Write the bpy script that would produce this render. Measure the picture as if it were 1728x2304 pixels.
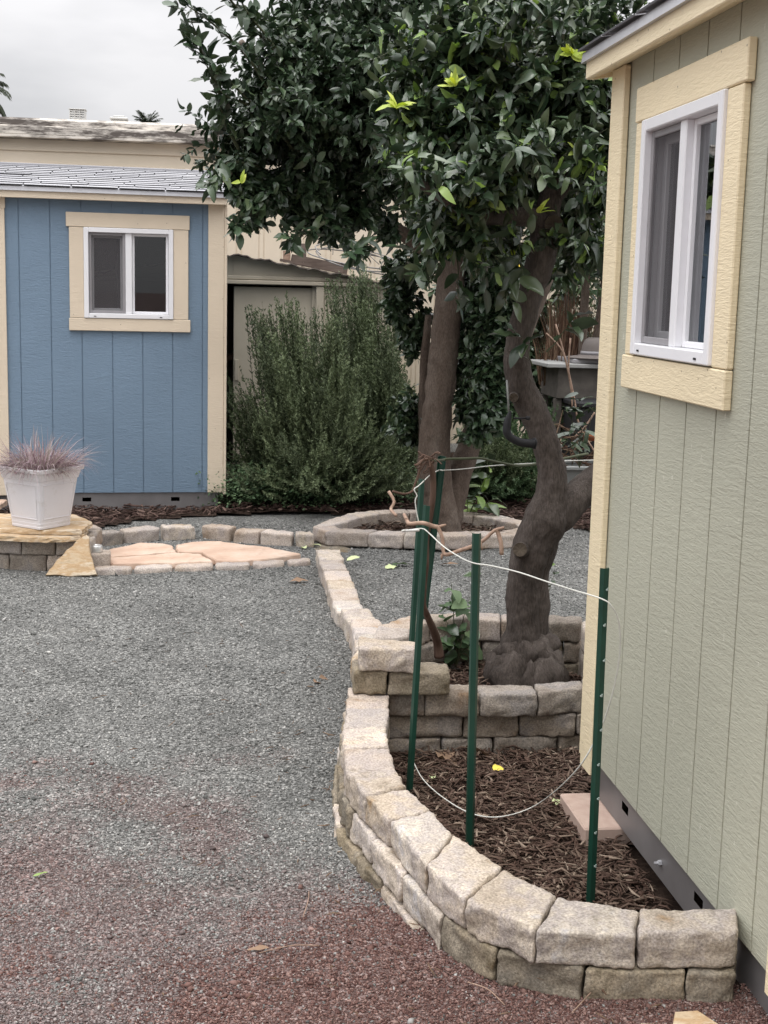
import bpy, bmesh, math, random
import numpy as np
from mathutils import Vector, Matrix, noise

random.seed(7)
rng = np.random.default_rng(11)
SC = bpy.context.scene
COL = SC.collection
for o in list(bpy.data.objects):
    bpy.data.objects.remove(o)

# ------------------------------------------------------------------ camera
# metres; X runs along the far edge of the yard, Y along the green shed's wall, Z up; camera stands at the origin
FPX, PITCH, ROLL, CAMZ, YAW = 3041.5, 0.1609, 0.0244, 1.5548, 0.1294      # focal length in photo pixels (1728 x 2304)
_cp, _sp, _cy, _sy = math.cos(PITCH), math.sin(PITCH), math.cos(YAW), math.sin(YAW)
_R = Matrix(((_cy, _sy, 0), (-_sy, _cy, 0), (0, 0, 1)))
RT, UP, FW = _R @ Vector((1, 0, 0)), _R @ Vector((0, _sp, _cp)), _R @ Vector((0, _cp, -_sp))
_c, _s = math.cos(ROLL), math.sin(ROLL)
cam = bpy.data.cameras.new('camera')
camo = bpy.data.objects.new('camera', cam)
COL.objects.link(camo)
cx_, cu_ = RT * _c + UP * _s, UP * _c - RT * _s
camo.matrix_world = Matrix(((cx_.x, cu_.x, -FW.x, 0), (cx_.y, cu_.y, -FW.y, 0), (cx_.z, cu_.z, -FW.z, CAMZ), (0, 0, 0, 1)))
cam.sensor_fit = 'VERTICAL'
cam.sensor_height = 24.0
cam.lens = 24.0 * FPX / 2304
cam.clip_start = 0.05
cam.clip_end = 1000
SC.camera = camo

# ------------------------------------------------------------------ world, sun, exposure
SUN_EL, SUN_ROT = math.radians(70), math.radians(200)
world = bpy.data.worlds.new('World')
SC.world = world
world.use_nodes = True
wn, wl = world.node_tree.nodes, world.node_tree.links
wn.clear()
w_out = wn.new('ShaderNodeOutputWorld')
w_bg = wn.new('ShaderNodeBackground')
w_sky = wn.new('ShaderNodeTexSky')
w_sky.sky_type = 'NISHITA'
w_sky.sun_disc = False
w_sky.sun_elevation = SUN_EL
w_sky.sun_rotation = SUN_ROT
w_tc = wn.new('ShaderNodeTexCoord')
w_sep = wn.new('ShaderNodeSeparateXYZ')
wl.new(w_tc.outputs['Generated'], w_sep.inputs[0])
w_grad = wn.new('ShaderNodeMapRange')            # overcast gradient, zenith boosted beyond a natural overcast sky to brighten the yard
w_grad.inputs['From Min'].default_value = 0.0
w_grad.inputs['From Max'].default_value = 1.0
w_grad.inputs['To Min'].default_value = 6.9
w_grad.inputs['To Max'].default_value = 46.0
w_pow = wn.new('ShaderNodeMath')
w_pow.operation = 'POWER'
w_pow.inputs[1].default_value = 1.7
w_clp = wn.new('ShaderNodeClamp')
wl.new(w_sep.outputs['Z'], w_clp.inputs[0])
wl.new(w_clp.outputs[0], w_pow.inputs[0])
wl.new(w_pow.outputs[0], w_grad.inputs['Value'])
w_map = wn.new('ShaderNodeMapping')
w_map.inputs['Scale'].default_value = (1.0, 1.0, 3.2)
wl.new(w_tc.outputs['Generated'], w_map.inputs[0])
w_no = wn.new('ShaderNodeTexNoise')
w_no.inputs['Scale'].default_value = 3.4
w_no.inputs['Detail'].default_value = 5
w_no.inputs['Roughness'].default_value = 0.5
wl.new(w_map.outputs[0], w_no.inputs['Vector'])
w_cl = wn.new('ShaderNodeValToRGB')
w_cl.color_ramp.elements[0].position = 0.36
w_cl.color_ramp.elements[0].color = (0.68, 0.68, 0.70, 1)
w_cl.color_ramp.elements[1].position = 0.62
w_cl.color_ramp.elements[1].color = (1.0, 0.985, 0.995, 1)
wl.new(w_no.outputs['Fac'], w_cl.inputs[0])
w_mul = wn.new('ShaderNodeVectorMath')
w_mul.operation = 'SCALE'
wl.new(w_cl.outputs[0], w_mul.inputs[0])
wl.new(w_grad.outputs[0], w_mul.inputs['Scale'])
w_mix = wn.new('ShaderNodeMix')
w_mix.data_type = 'RGBA'
w_mix.inputs['Factor'].default_value = 0.93
wl.new(w_sky.outputs[0], w_mix.inputs['A'])
wl.new(w_mul.outputs[0], w_mix.inputs['B'])
wl.new(w_mix.outputs['Result'], w_bg.inputs['Color'])
w_bg.inputs['Strength'].default_value = 0.10
wl.new(w_bg.outputs[0], w_out.inputs[0])

sun = bpy.data.lights.new('sun', 'SUN')
sun.energy = 0.9
sun.angle = math.radians(25)
sun.color = (1.0, 0.97, 0.93)
suno = bpy.data.objects.new('sun', sun)
COL.objects.link(suno)
# Nishita: rotation 0 puts the sun over +Y, turning clockwise seen from above
_sd = Vector((math.sin(SUN_ROT) * math.cos(SUN_EL), math.cos(SUN_ROT) * math.cos(SUN_EL), math.sin(SUN_EL)))
suno.rotation_euler = _sd.to_track_quat('Z', 'Y').to_euler()

SC.view_settings.view_transform = 'Standard'
SC.view_settings.look = 'None'
SC.view_settings.gamma = 1
SC.view_settings.exposure = 0.16
SC.cycles.use_denoising = True
SC.cycles.denoising_input_passes = 'RGB_ALBEDO_NORMAL'
SC.cycles.denoising_prefilter = 'NONE'

# ------------------------------------------------------------------ helpers
def ray(px, py):
    """direction of a pixel of the 1728 x 2304 photo: used to survey real positions"""
    u, v = px - 864.0, py - 1152.0
    x, y = _c * u + _s * v, -_s * u + _c * v
    return FW + RT * (x / FPX) - UP * (y / FPX)
CAM = Vector((0, 0, CAMZ))
def az(px, py, z=0.0):
    d = ray(px, py)
    return CAM + d * ((z - CAMZ) / d.z)
def ay(px, py, Y):
    d = ray(px, py)
    return CAM + d * (Y / d.y)
DS = 1728 / 1659.0
def dy(px, py, Y): return ay(px * DS, py * DS, Y)
def dz(px, py, z=0.0): return az(px * DS, py * DS, z)

def wloc(o):
    p = Vector((0, 0, 0))
    while o is not None:
        p = p + Vector(o.location)
        o = o.parent
    return p

def thing(name, label, cat, loc=(0, 0, 0), group=None, kind=None):
    o = bpy.data.objects.new(name, None)
    o.empty_display_size = 0.1
    COL.objects.link(o)
    o.location = loc
    tag(o, label, cat, group, kind)
    return o

def tag(o, label=None, cat=None, group=None, kind=None):
    if label: o['label'] = label
    if cat: o['category'] = cat
    if group: o['group'] = group
    if kind: o['kind'] = kind
    return o

def obj(name, verts, faces, mats, parent=None, smooth=False, loc=None, midx=None):
    """one mesh object; verts are given in world axes (relative to a rotated parent: in its own axes)"""
    V = np.asarray(verts, dtype=np.float32).reshape(-1, 3)
    me = bpy.data.meshes.new(name)
    if not isinstance(mats, (list, tuple)): mats = [mats]
    o = bpy.data.objects.new(name, me)
    COL.objects.link(o)
    off = np.zeros(3, dtype=np.float32)
    if loc is not None:
        o.location = loc
        off = np.array(loc, dtype=np.float32)
    elif parent is not None and not parent.get('_local'):
        off = np.array(wloc(parent), dtype=np.float32)
    V = V - off
    if isinstance(faces, np.ndarray):
        n, k = faces.shape
        me.vertices.add(len(V)); me.vertices.foreach_set('co', V.ravel())
        me.loops.add(n * k); me.loops.foreach_set('vertex_index', faces.astype(np.int32).ravel())
        me.polygons.add(n)
        me.polygons.foreach_set('loop_start', np.arange(0, n * k, k, dtype=np.int32))
        try: me.polygons.foreach_set('loop_total', np.full(n, k, dtype=np.int32))
        except Exception: pass
        me.update(calc_edges=True)
    else:
        me.from_pydata([tuple(v) for v in V], [], faces)
    me.validate()
    for m in mats: me.materials.append(m)
    if midx is not None: me.polygons.foreach_set('material_index', np.asarray(midx, dtype=np.int32))
    if smooth: me.polygons.foreach_set('use_smooth', np.ones(len(me.polygons), dtype=bool))
    if parent is not None: o.parent = parent
    me.update()
    return o

class MB:
    """collects shapes into one mesh"""
    def __init__(s): s.v, s.f = [], []
    def add(s, V, Fc):
        n = len(s.v)
        s.v.extend([tuple(p) for p in V])
        s.f.extend([tuple(i + n for i in f) for f in Fc])
        return s
    def box(s, x0, x1, y0, y1, z0, z1, b=0.0):
        if b <= 0:
            V = [(x, y, z) for z in (z0, z1) for y in (y0, y1) for x in (x0, x1)]
            return s.add(V, [(0, 2, 3, 1), (4, 5, 7, 6), (0, 1, 5, 4), (2, 6, 7, 3), (0, 4, 6, 2), (1, 3, 7, 5)])
        bm = bmesh.new()
        bmesh.ops.create_cube(bm, size=1)
        for v in bm.verts:
            v.co = Vector(((x0 + x1) / 2 + v.co.x * (x1 - x0), (y0 + y1) / 2 + v.co.y * (y1 - y0), (z0 + z1) / 2 + v.co.z * (z1 - z0)))
        bmesh.ops.bevel(bm, geom=bm.edges[:], offset=b, segments=1, affect='EDGES')
        bm.verts.index_update()
        s.add([v.co for v in bm.verts], [[v.index for v in f.verts] for f in bm.faces])
        bm.free()
        return s
    def tube(s, pts, radii, n=8, cap=True, flat=None):
        P = [Vector(p) for p in pts]
        if not hasattr(radii, '__len__'): radii = [radii] * len(P)
        V, Fc = [], []
        ref = None
        for i, p in enumerate(P):
            d = (P[min(i + 1, len(P) - 1)] - P[max(i - 1, 0)])
            d = d.normalized() if d.length > 1e-9 else Vector((0, 0, 1))
            if ref is None:
                ref = d.cross(Vector((0.3, 0.9, 0.1))).normalized()
            a = (ref - d * ref.dot(d)).normalized()
            ref = a
            b = d.cross(a)
            for k in range(n):
                t = 2 * math.pi * k / n
                V.append(p + (a * math.cos(t) + b * math.sin(t)) * radii[i])
        for i in range(len(P) - 1):
            for k in range(n):
                Fc.append((i * n + k, i * n + (k + 1) % n, (i + 1) * n + (k + 1) % n, (i + 1) * n + k))
        if cap:
            Fc.append(tuple(reversed(range(n))))
            Fc.append(tuple(range((len(P) - 1) * n, len(P) * n)))
        return s.add(V, Fc)
    def prism(s, poly, z0, z1):
        n = len(poly)
        V = [(p[0], p[1], z0) for p in poly] + [(p[0], p[1], z1) for p in poly]
        return s.add(V, [tuple(reversed(range(n))), tuple(range(n, 2 * n))] + [(i, (i + 1) % n, n + (i + 1) % n, n + i) for i in range(n)])
    def build(s, name, m, parent=None, smooth=False, loc=None):
        return obj(name, s.v, s.f, m, parent, smooth, loc)

def smooth_path(pts, k=6):
    """Catmull-Rom through points"""
    P = [Vector(p) for p in pts]
    P = [P[0] * 2 - P[1]] + P + [P[-1] * 2 - P[-2]]
    out = []
    for i in range(1, len(P) - 2):
        for j in range(k):
            t = j / k
            a, b, c, d = P[i - 1], P[i], P[i + 1], P[i + 2]
            out.append(0.5 * ((2 * b) + (c - a) * t + (2 * a - 5 * b + 4 * c - d) * t * t + (3 * b - a - 3 * c + d) * t ** 3))
    out.append(P[-2])
    return out

def interp(vals, n):
    x = np.linspace(0, len(vals) - 1, n)
    return list(np.interp(x, range(len(vals)), vals))

# ------------------------------------------------------------------ materials
def nodes(name):
    m = bpy.data.materials.new(name)
    m.use_nodes = True
    nt = m.node_tree
    b = nt.nodes['Principled BSDF']
    return m, nt, b, (lambda t: nt.nodes.new(t)), (lambda a, c: nt.links.new(a, c))

def ramp(N, stops):
    r = N('ShaderNodeValToRGB')
    e = r.color_ramp.elements
    while len(e) < len(stops): e.new(0.5)
    for i, (p, c) in enumerate(stops):
        e[i].position = p
        e[i].color = (c[0], c[1], c[2], 1)
    return r

def pmat(name, cols, scale=8, rough=0.85, bump=0.3, bscale=None, detail=6, stretch=(1, 1, 1), rand=None, ramt=0.2, spec=0.3,
         dist=0.004, bump2=0.0, b2scale=40, lo=0.3, hi=0.7, metal=0.0, b2dist=None, stain=None, speck=0.0):
    """noise-ramped colour + two-layer bump; rand: 'object' or 'island' brightness variation"""
    m, nt, b, N, L = nodes(name)
    tc = N('ShaderNodeTexCoord')
    mp = N('ShaderNodeMapping')
    mp.inputs['Scale'].default_value = stretch
    L(tc.outputs['Object'], mp.inputs[0])
    no = N('ShaderNodeTexNoise')
    no.inputs['Scale'].default_value = scale
    no.inputs['Detail'].default_value = detail
    no.inputs['Roughness'].default_value = 0.62
    vec = mp.outputs[0]
    if rand == 'object':
        oi = N('ShaderNodeObjectInfo')
        va = N('ShaderNodeVectorMath'); va.operation = 'ADD'
        sc = N('ShaderNodeVectorMath'); sc.operation = 'SCALE'
        cmb = N('ShaderNodeCombineXYZ')
        for i in range(3): L(oi.outputs['Random'], cmb.inputs[i])
        L(cmb.outputs[0], sc.inputs[0]); sc.inputs['Scale'].default_value = 37.0
        L(mp.outputs[0], va.inputs[0]); L(sc.outputs[0], va.inputs[1])
        vec = va.outputs[0]
    L(vec, no.inputs['Vector'])
    n = len(cols)
    r = ramp(N, [(lo + (hi - lo) * i / max(1, n - 1), c) for i, c in enumerate(cols)])
    L(no.outputs['Fac'], r.inputs[0])
    color = r.outputs[0]
    if rand:
        rv = N('ShaderNodeMapRange')
        if rand == 'object': L(oi.outputs['Random'], rv.inputs['Value'])
        else:
            ge = N('ShaderNodeNewGeometry')
            L(ge.outputs['Random Per Island'], rv.inputs['Value'])
        rv.inputs['To Min'].default_value = 1 - ramt
        rv.inputs['To Max'].default_value = 1 + ramt
        hs = N('ShaderNodeHueSaturation')
        L(rv.outputs[0], hs.inputs['Value'])
        L(color, hs.inputs['Color'])
        rh = N('ShaderNodeMath'); rh.operation = 'MULTIPLY_ADD'
        src = oi.outputs['Random'] if rand == 'object' else ge.outputs['Random Per Island']
        fr = N('ShaderNodeMath'); fr.operation = 'MULTIPLY'; fr.inputs[1].default_value = 7.31
        f2 = N('ShaderNodeMath'); f2.operation = 'FRACT'
        L(src, fr.inputs[0]); L(fr.outputs[0], f2.inputs[0])
        L(f2.outputs[0], rh.inputs[0]); rh.inputs[1].default_value = 0.3 if rand == 'object' else 0.7; rh.inputs[2].default_value = 0.85 if rand == 'object' else 0.65
        L(rh.outputs[0], hs.inputs['Saturation'])
        color = hs.outputs[0]
    if speck:
        n5 = N('ShaderNodeTexNoise'); n5.inputs['Scale'].default_value = 170; n5.inputs['Detail'].default_value = 3
        L(vec, n5.inputs['Vector'])
        m5 = N('ShaderNodeMapRange'); m5.inputs['From Min'].default_value = .3; m5.inputs['From Max'].default_value = .7
        m5.inputs['To Min'].default_value = 1 - speck; m5.inputs['To Max'].default_value = 1 + speck
        L(n5.outputs['Fac'], m5.inputs['Value'])
        h5 = N('ShaderNodeHueSaturation'); L(m5.outputs[0], h5.inputs['Value']); L(color, h5.inputs['Color'])
        color = h5.outputs[0]
    if stain:
        n3 = N('ShaderNodeTexNoise'); n3.inputs['Scale'].default_value = stain[0]; n3.inputs['Detail'].default_value = 8
        n3.inputs['Roughness'].default_value = 0.7
        L(vec, n3.inputs['Vector'])
        r3 = ramp(N, [(stain[2], (0, 0, 0)), (stain[3], (1, 1, 1))])
        L(n3.outputs['Fac'], r3.inputs[0])
        mx = N('ShaderNodeMix'); mx.data_type = 'RGBA'
        L(r3.outputs[0], mx.inputs['Factor']); L(color, mx.inputs['A'])
        mx.inputs['B'].default_value = (*stain[1], 1)
        color = mx.outputs['Result']
    L(color, b.inputs['Base Color'])
    b.inputs['Roughness'].default_value = rough
    b.inputs['Specular IOR Level'].default_value = spec
    b.inputs['Metallic'].default_value = metal
    nrm = None
    for amt, s, d in ((bump, bscale or scale * 3, dist), (bump2, b2scale, b2dist or dist * 0.4)):
        if amt <= 0: continue
        nb = N('ShaderNodeTexNoise')
        nb.inputs['Scale'].default_value = s
        nb.inputs['Detail'].default_value = 8
        nb.inputs['Roughness'].default_value = 0.65
        L(vec, nb.inputs['Vector'])
        bu = N('ShaderNodeBump')
        bu.inputs['Strength'].default_value = amt
        bu.inputs['Distance'].default_value = d
        L(nb.outputs['Fac'], bu.inputs['Height'])
        if nrm is not None: L(nrm, bu.inputs['Normal'])
        nrm = bu.outputs[0]
    if nrm is not None: L(nrm, b.inputs['Normal'])
    return m

def siding_mat(name, col, wave=1.0, rough=0.55, along='X', chips=None, nails=0):
    """painted embossed wood-grain board: wavy ridges running across, a few chips"""
    m, nt, b, N, L = nodes(name)
    tc = N('ShaderNodeTexCoord')
    mp = N('ShaderNodeMapping')
    mp.inputs['Scale'].default_value = (4.0, 4.0, 22.0) if along == 'X' else (22.0, 4.0, 4.0)
    L(tc.outputs['Object'], mp.inputs[0])
    n1 = N('ShaderNodeTexNoise'); n1.inputs['Scale'].default_value = 2.2; n1.inputs['Detail'].default_value = 4; n1.inputs['Distortion'].default_value = 1.3
    L(mp.outputs[0], n1.inputs['Vector'])
    n2 = N('ShaderNodeTexNoise'); n2.inputs['Scale'].default_value = 9.0; n2.inputs['Detail'].default_value = 3; n2.inputs['Distortion'].default_value = 0.8
    L(mp.outputs[0], n2.inputs['Vector'])
    ad = N('ShaderNodeMath'); ad.operation = 'ADD'
    L(n1.outputs['Fac'], ad.inputs[0]); L(n2.outputs['Fac'], ad.inputs[1])
    bu = N('ShaderNodeBump'); bu.inputs['Strength'].default_value = 0.75 * wave; bu.inputs['Distance'].default_value = 0.004
    L(ad.outputs[0], bu.inputs['Height'])
    L(bu.outputs[0], b.inputs['Normal'])
    n3 = N('ShaderNodeTexNoise'); n3.inputs['Scale'].default_value = 1.3; n3.inputs['Detail'].default_value = 6
    L(tc.outputs['Object'], n3.inputs['Vector'])
    r = ramp(N, [(0.3, [c * 0.9 for c in col]), (0.7, [min(1, c * 1.07) for c in col])])
    L(n3.outputs['Fac'], r.inputs[0])
    color = r.outputs[0]
    if chips:
        n4 = N('ShaderNodeTexNoise'); n4.inputs['Scale'].default_value = 24; n4.inputs['Detail'].default_value = 2
        mp4 = N('ShaderNodeMapping'); mp4.inputs['Scale'].default_value = (2.2, 1, 0.8); mp4.inputs['Rotation'].default_value = (0, 0.7, 0)
        L(tc.outputs['Object'], mp4.inputs[0]); L(mp4.outputs[0], n4.inputs['Vector'])
        r4 = ramp(N, [(0.69, (0, 0, 0)), (0.72, (1, 1, 1))])
        L(n4.outputs['Fac'], r4.inputs[0])
        mx = N('ShaderNodeMix'); mx.data_type = 'RGBA'
        L(r4.outputs[0], mx.inputs['Factor']); L(color, mx.inputs['A']); mx.inputs['B'].default_value = (*chips, 1)
        color = mx.outputs['Result']
    if nails:
        sp = N('ShaderNodeSeparateXYZ'); L(tc.outputs['Object'], sp.inputs[0])
        cb = N('ShaderNodeCombineXYZ'); L(sp.outputs[0], cb.inputs[0]); L(sp.outputs[2], cb.inputs[1])
        vo = N('ShaderNodeTexVoronoi'); vo.voronoi_dimensions = '2D'; vo.inputs['Scale'].default_value = nails
        L(cb.outputs[0], vo.inputs['Vector'])
        lt = N('ShaderNodeMath'); lt.operation = 'LESS_THAN'; lt.inputs[1].default_value = 0.0028 * nails
        L(vo.outputs['Distance'], lt.inputs[0])
        mn = N('ShaderNodeMix'); mn.data_type = 'RGBA'
        L(lt.outputs[0], mn.inputs['Factor']); L(color, mn.inputs['A']); mn.inputs['B'].default_value = (col[0] * .45, col[1] * .42, col[2] * .4, 1)
        color = mn.outputs['Result']
    n7 = N('ShaderNodeTexNoise'); n7.inputs['Scale'].default_value = 5; n7.inputs['Detail'].default_value = 9; n7.inputs['Roughness'].default_value = 0.75
    L(tc.outputs['Object'], n7.inputs['Vector'])
    r7 = ramp(N, [(0.58, (0, 0, 0)), (0.78, (0.55, 0.55, 0.55))])
    L(n7.outputs['Fac'], r7.inputs[0])
    m7 = N('ShaderNodeMix'); m7.data_type = 'RGBA'
    L(r7.outputs[0], m7.inputs['Factor']); L(color, m7.inputs['A']); m7.inputs['B'].default_value = (col[0] * .72 + .02, col[1] * .72 + .02, col[2] * .70 + .02, 1)
    color = m7.outputs['Result']
    L(color, b.inputs['Base Color'])
    b.inputs['Roughness'].default_value = rough
    b.inputs['Specular IOR Level'].default_value = 0.35
    return m

def plain(name, col, rough=0.5, spec=0.4, metal=0.0, var=0.08):
    return pmat(name, [[c * (1 - var) for c in col], [c * (1 + var) for c in col]], scale=14, rough=rough, bump=0.08, spec=spec, metal=metal)

def glass_mat(name, tint=(0.75, 0.8, 0.8), ior=1.7):
    m, nt, b, N, L = nodes(name)
    out = nt.nodes['Material Output']
    gl = N('ShaderNodeBsdfGlossy'); gl.inputs['Roughness'].default_value = 0.01; gl.inputs['Color'].default_value = (0.95, 0.97, 1, 1)
    tr = N('ShaderNodeBsdfTransparent'); tr.inputs['Color'].default_value = (*tint, 1)
    fr = N('ShaderNodeFresnel'); fr.inputs['IOR'].default_value = ior
    mx = N('ShaderNodeMixShader')
    L(fr.outputs[0], mx.inputs[0]); L(tr.outputs[0], mx.inputs[1]); L(gl.outputs[0], mx.inputs[2])
    L(mx.outputs[0], out.inputs[0])
    return m

def screen_mat(name):
    m, nt, b, N, L = nodes(name)
    out = nt.nodes['Material Output']
    df = N('ShaderNodeBsdfDiffuse'); df.inputs['Color'].default_value = (0.11, 0.105, 0.11, 1)
    tr = N('ShaderNodeBsdfTransparent'); tr.inputs['Color'].default_value = (0.9, 0.9, 0.9, 1)
    mx = N('ShaderNodeMixShader'); mx.inputs[0].default_value = 0.5
    L(tr.outputs[0], mx.inputs[1]); L(df.outputs[0], mx.inputs[2]); L(mx.outputs[0], out.inputs[0])
    return m

def leaf_mat(name, cols, rough=0.38, spec=0.5, back=1.6, trans=0.15):
    m, nt, b, N, L = nodes(name)
    ge = N('ShaderNodeNewGeometry')
    n = len(cols)
    r = ramp(N, [(i / max(1, n - 1), c) for i, c in enumerate(cols)])
    L(ge.outputs['Random Per Island'], r.inputs[0])
    hs = N('ShaderNodeHueSaturation')
    L(r.outputs[0], hs.inputs['Color'])
    mr = N('ShaderNodeMapRange'); mr.inputs['To Min'].default_value = 1.0; mr.inputs['To Max'].default_value = back
    L(ge.outputs['Backfacing'], mr.inputs['Value']); L(mr.outputs[0], hs.inputs['Value'])
    L(hs.outputs[0], b.inputs['Base Color'])
    b.inputs['Roughness'].default_value = rough
    b.inputs['Specular IOR Level'].default_value = spec
    if trans > 0:
        out = nt.nodes['Material Output']
        tl = N('ShaderNodeBsdfTranslucent')
        h2 = N('ShaderNodeHueSaturation'); h2.inputs['Value'].default_value = 1.5; h2.inputs['Saturation'].default_value = 1.2
        L(r.outputs[0], h2.inputs['Color']); L(h2.outputs[0], tl.inputs['Color'])
        mx = N('ShaderNodeMixShader'); mx.inputs[0].default_value = trans
        L(b.outputs[0], mx.inputs[1]); L(tl.outputs[0], mx.inputs[2]); L(mx.outputs[0], out.inputs[0])
    return m

M = {}
M['stone_tan'] = pmat('stone_tan', [(0.34, 0.245, 0.155), (0.40, 0.34, 0.275), (0.48, 0.41, 0.335), (0.42, 0.37, 0.335), (0.55, 0.48, 0.395), (0.48, 0.45, 0.435)], scale=5.5, rough=0.95, bump=0.6, bscale=45, rand='object', ramt=0.16, dist=0.006, bump2=0.8, b2scale=210, b2dist=0.004, speck=0.34, spec=0.12, stain=(14, (0.2, 0.17, 0.125), 0.56, 0.75))
M['stone_pink'] = pmat('stone_pink', [(0.32, 0.235, 0.165), (0.38, 0.315, 0.26), (0.45, 0.385, 0.33), (0.39, 0.34, 0.31), (0.52, 0.46, 0.40)], scale=5.5, rough=0.95, bump=0.6, bscale=45, rand='object', ramt=0.16, dist=0.006, bump2=0.8, b2scale=210, b2dist=0.004, speck=0.34, spec=0.12)
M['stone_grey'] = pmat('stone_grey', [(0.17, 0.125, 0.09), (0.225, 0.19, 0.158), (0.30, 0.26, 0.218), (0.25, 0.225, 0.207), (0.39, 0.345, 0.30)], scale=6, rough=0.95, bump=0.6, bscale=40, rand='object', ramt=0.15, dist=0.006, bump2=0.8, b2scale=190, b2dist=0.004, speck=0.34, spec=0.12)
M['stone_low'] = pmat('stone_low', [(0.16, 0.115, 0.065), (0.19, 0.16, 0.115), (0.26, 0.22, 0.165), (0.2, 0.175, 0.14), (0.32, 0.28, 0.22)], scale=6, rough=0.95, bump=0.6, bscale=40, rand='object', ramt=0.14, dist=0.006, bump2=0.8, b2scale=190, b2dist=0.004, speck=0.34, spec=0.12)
M['flag_pink'] = pmat('flag_pink', [(0.44, 0.30, 0.225), (0.53, 0.385, 0.295), (0.60, 0.475, 0.385)], scale=5, rough=0.9, bump=0.5, bscale=14, dist=0.006, bump2=0.3, b2scale=90, spec=0.15, stain=(9, (0.33, 0.22, 0.17), 0.6, 0.8))
M['flag_gold'] = pmat('flag_gold', [(0.30, 0.20, 0.12), (0.52, 0.41, 0.28), (0.44, 0.30, 0.17), (0.58, 0.49, 0.37), (0.36, 0.28, 0.2)], scale=7, rough=0.9, bump=0.7, bscale=16, stretch=(1, 2.8, 2.8), dist=0.008, bump2=0.4, b2scale=80, spec=0.15)
M['bark'] = pmat('bark', [(0.042, 0.034, 0.029), (0.076, 0.062, 0.054), (0.118, 0.099, 0.087)], scale=11, rough=0.88, bump=1.0, bscale=150, stretch=(1, 1, 0.3), dist=0.006, bump2=0.6, b2scale=30, b2dist=0.008, spec=0.2, speck=0.3, stain=(9, (0.14, 0.125, 0.11), 0.62, 0.74))
M['bark2'] = pmat('bark2', [(0.075, 0.055, 0.044), (0.115, 0.088, 0.07), (0.16, 0.132, 0.11)], scale=9, rough=0.9, bump=1.0, bscale=110, stretch=(1, 1, 0.35), dist=0.006, bump2=0.6, b2scale=24, b2dist=0.008, spec=0.15, speck=0.28, stain=(7, (0.2, 0.175, 0.15), 0.62, 0.74))
M['cutwood'] = pmat('cutwood', [(0.05, 0.038, 0.028), (0.10, 0.08, 0.06)], scale=30, rough=0.95, bump=0.4)
M['twig'] = plain('twig', (0.07, 0.08, 0.04), 0.7)
M['cane'] = pmat('cane', [(0.17, 0.11, 0.08), (0.31, 0.21, 0.155), (0.42, 0.30, 0.23)], scale=28, rough=0.8, bump=0.4)
M['vine'] = pmat('vine', [(0.075, 0.045, 0.032), (0.16, 0.10, 0.075)], scale=26, rough=0.9, bump=0.7, stretch=(1, 1, 0.3), dist=0.005)
M['leaf_dark'] = leaf_mat('leaf_dark', [(0.017, 0.030, 0.017), (0.028, 0.048, 0.024), (0.045, 0.068, 0.036)], rough=0.29, spec=0.58, trans=0.08)
M['leaf_mid'] = leaf_mat('leaf_mid', [(0.018, 0.034, 0.017), (0.028, 0.048, 0.023), (0.044, 0.066, 0.031), (0.068, 0.092, 0.045)], rough=0.28, spec=0.62, trans=0.08)
M['leaf_light'] = leaf_mat('leaf_light', [(0.12, 0.19, 0.05), (0.20, 0.28, 0.08)], rough=0.4, trans=0.3)
M['leaf_new'] = leaf_mat('leaf_new', [(0.26, 0.34, 0.07), (0.40, 0.44, 0.09)], rough=0.5, trans=0.35)
M['rosemary'] = leaf_mat('rosemary', [(0.065, 0.086, 0.046), (0.118, 0.150, 0.080), (0.185, 0.22, 0.125)], rough=0.6, spec=0.25, trans=0.1)
M['rosemary_dark'] = leaf_mat('rosemary_dark', [(0.05, 0.066, 0.038), (0.088, 0.112, 0.062), (0.14, 0.168, 0.098)], rough=0.6, spec=0.25, trans=0.1)
M['herb'] = leaf_mat('herb', [(0.035, 0.062, 0.032), (0.065, 0.105, 0.05), (0.11, 0.155, 0.08)], rough=0.55, spec=0.25)
M['purple_grass'] = leaf_mat('purple_grass', [(0.14, 0.09, 0.10), (0.29, 0.21, 0.235), (0.25, 0.225, 0.185), (0.43, 0.345, 0.37)], rough=0.6, spec=0.2, trans=0.2)
M['dryplant'] = leaf_mat('dryplant', [(0.06, 0.033, 0.024), (0.11, 0.07, 0.048), (0.19, 0.135, 0.092)], rough=0.8, spec=0.1)
M['yucca'] = leaf_mat('yucca', [(0.09, 0.13, 0.09), (0.16, 0.21, 0.15)], rough=0.5, spec=0.3)
M['palm'] = leaf_mat('palm', [(0.035, 0.045, 0.03), (0.06, 0.07, 0.045)], rough=0.6, spec=0.2)
M['dryleaf'] = leaf_mat('dryleaf', [(0.11, 0.065, 0.045), (0.22, 0.155, 0.105)], rough=0.8, spec=0.1)
M['paleleaf'] = leaf_mat('paleleaf', [(0.42, 0.44, 0.26), (0.36, 0.42, 0.22)], rough=0.7, spec=0.2)
M['yellowleaf'] = leaf_mat('yellowleaf', [(0.62, 0.46, 0.06), (0.6, 0.5, 0.1)], rough=0.6, spec=0.2)
M['mulch'] = pmat('mulch', [(0.022, 0.014, 0.011), (0.045, 0.03, 0.023), (0.075, 0.052, 0.04)], scale=30, rough=0.95, bump=0.9, bscale=60, dist=0.012, spec=0.1)
M['chip'] = leaf_mat('chip', [(0.042, 0.024, 0.018), (0.068, 0.04, 0.029), (0.10, 0.064, 0.048), (0.072, 0.044, 0.033), (0.15, 0.108, 0.08), (0.085, 0.05, 0.037), (0.30, 0.235, 0.18)], rough=0.85, spec=0.2, back=1.0, trans=0)
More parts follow.
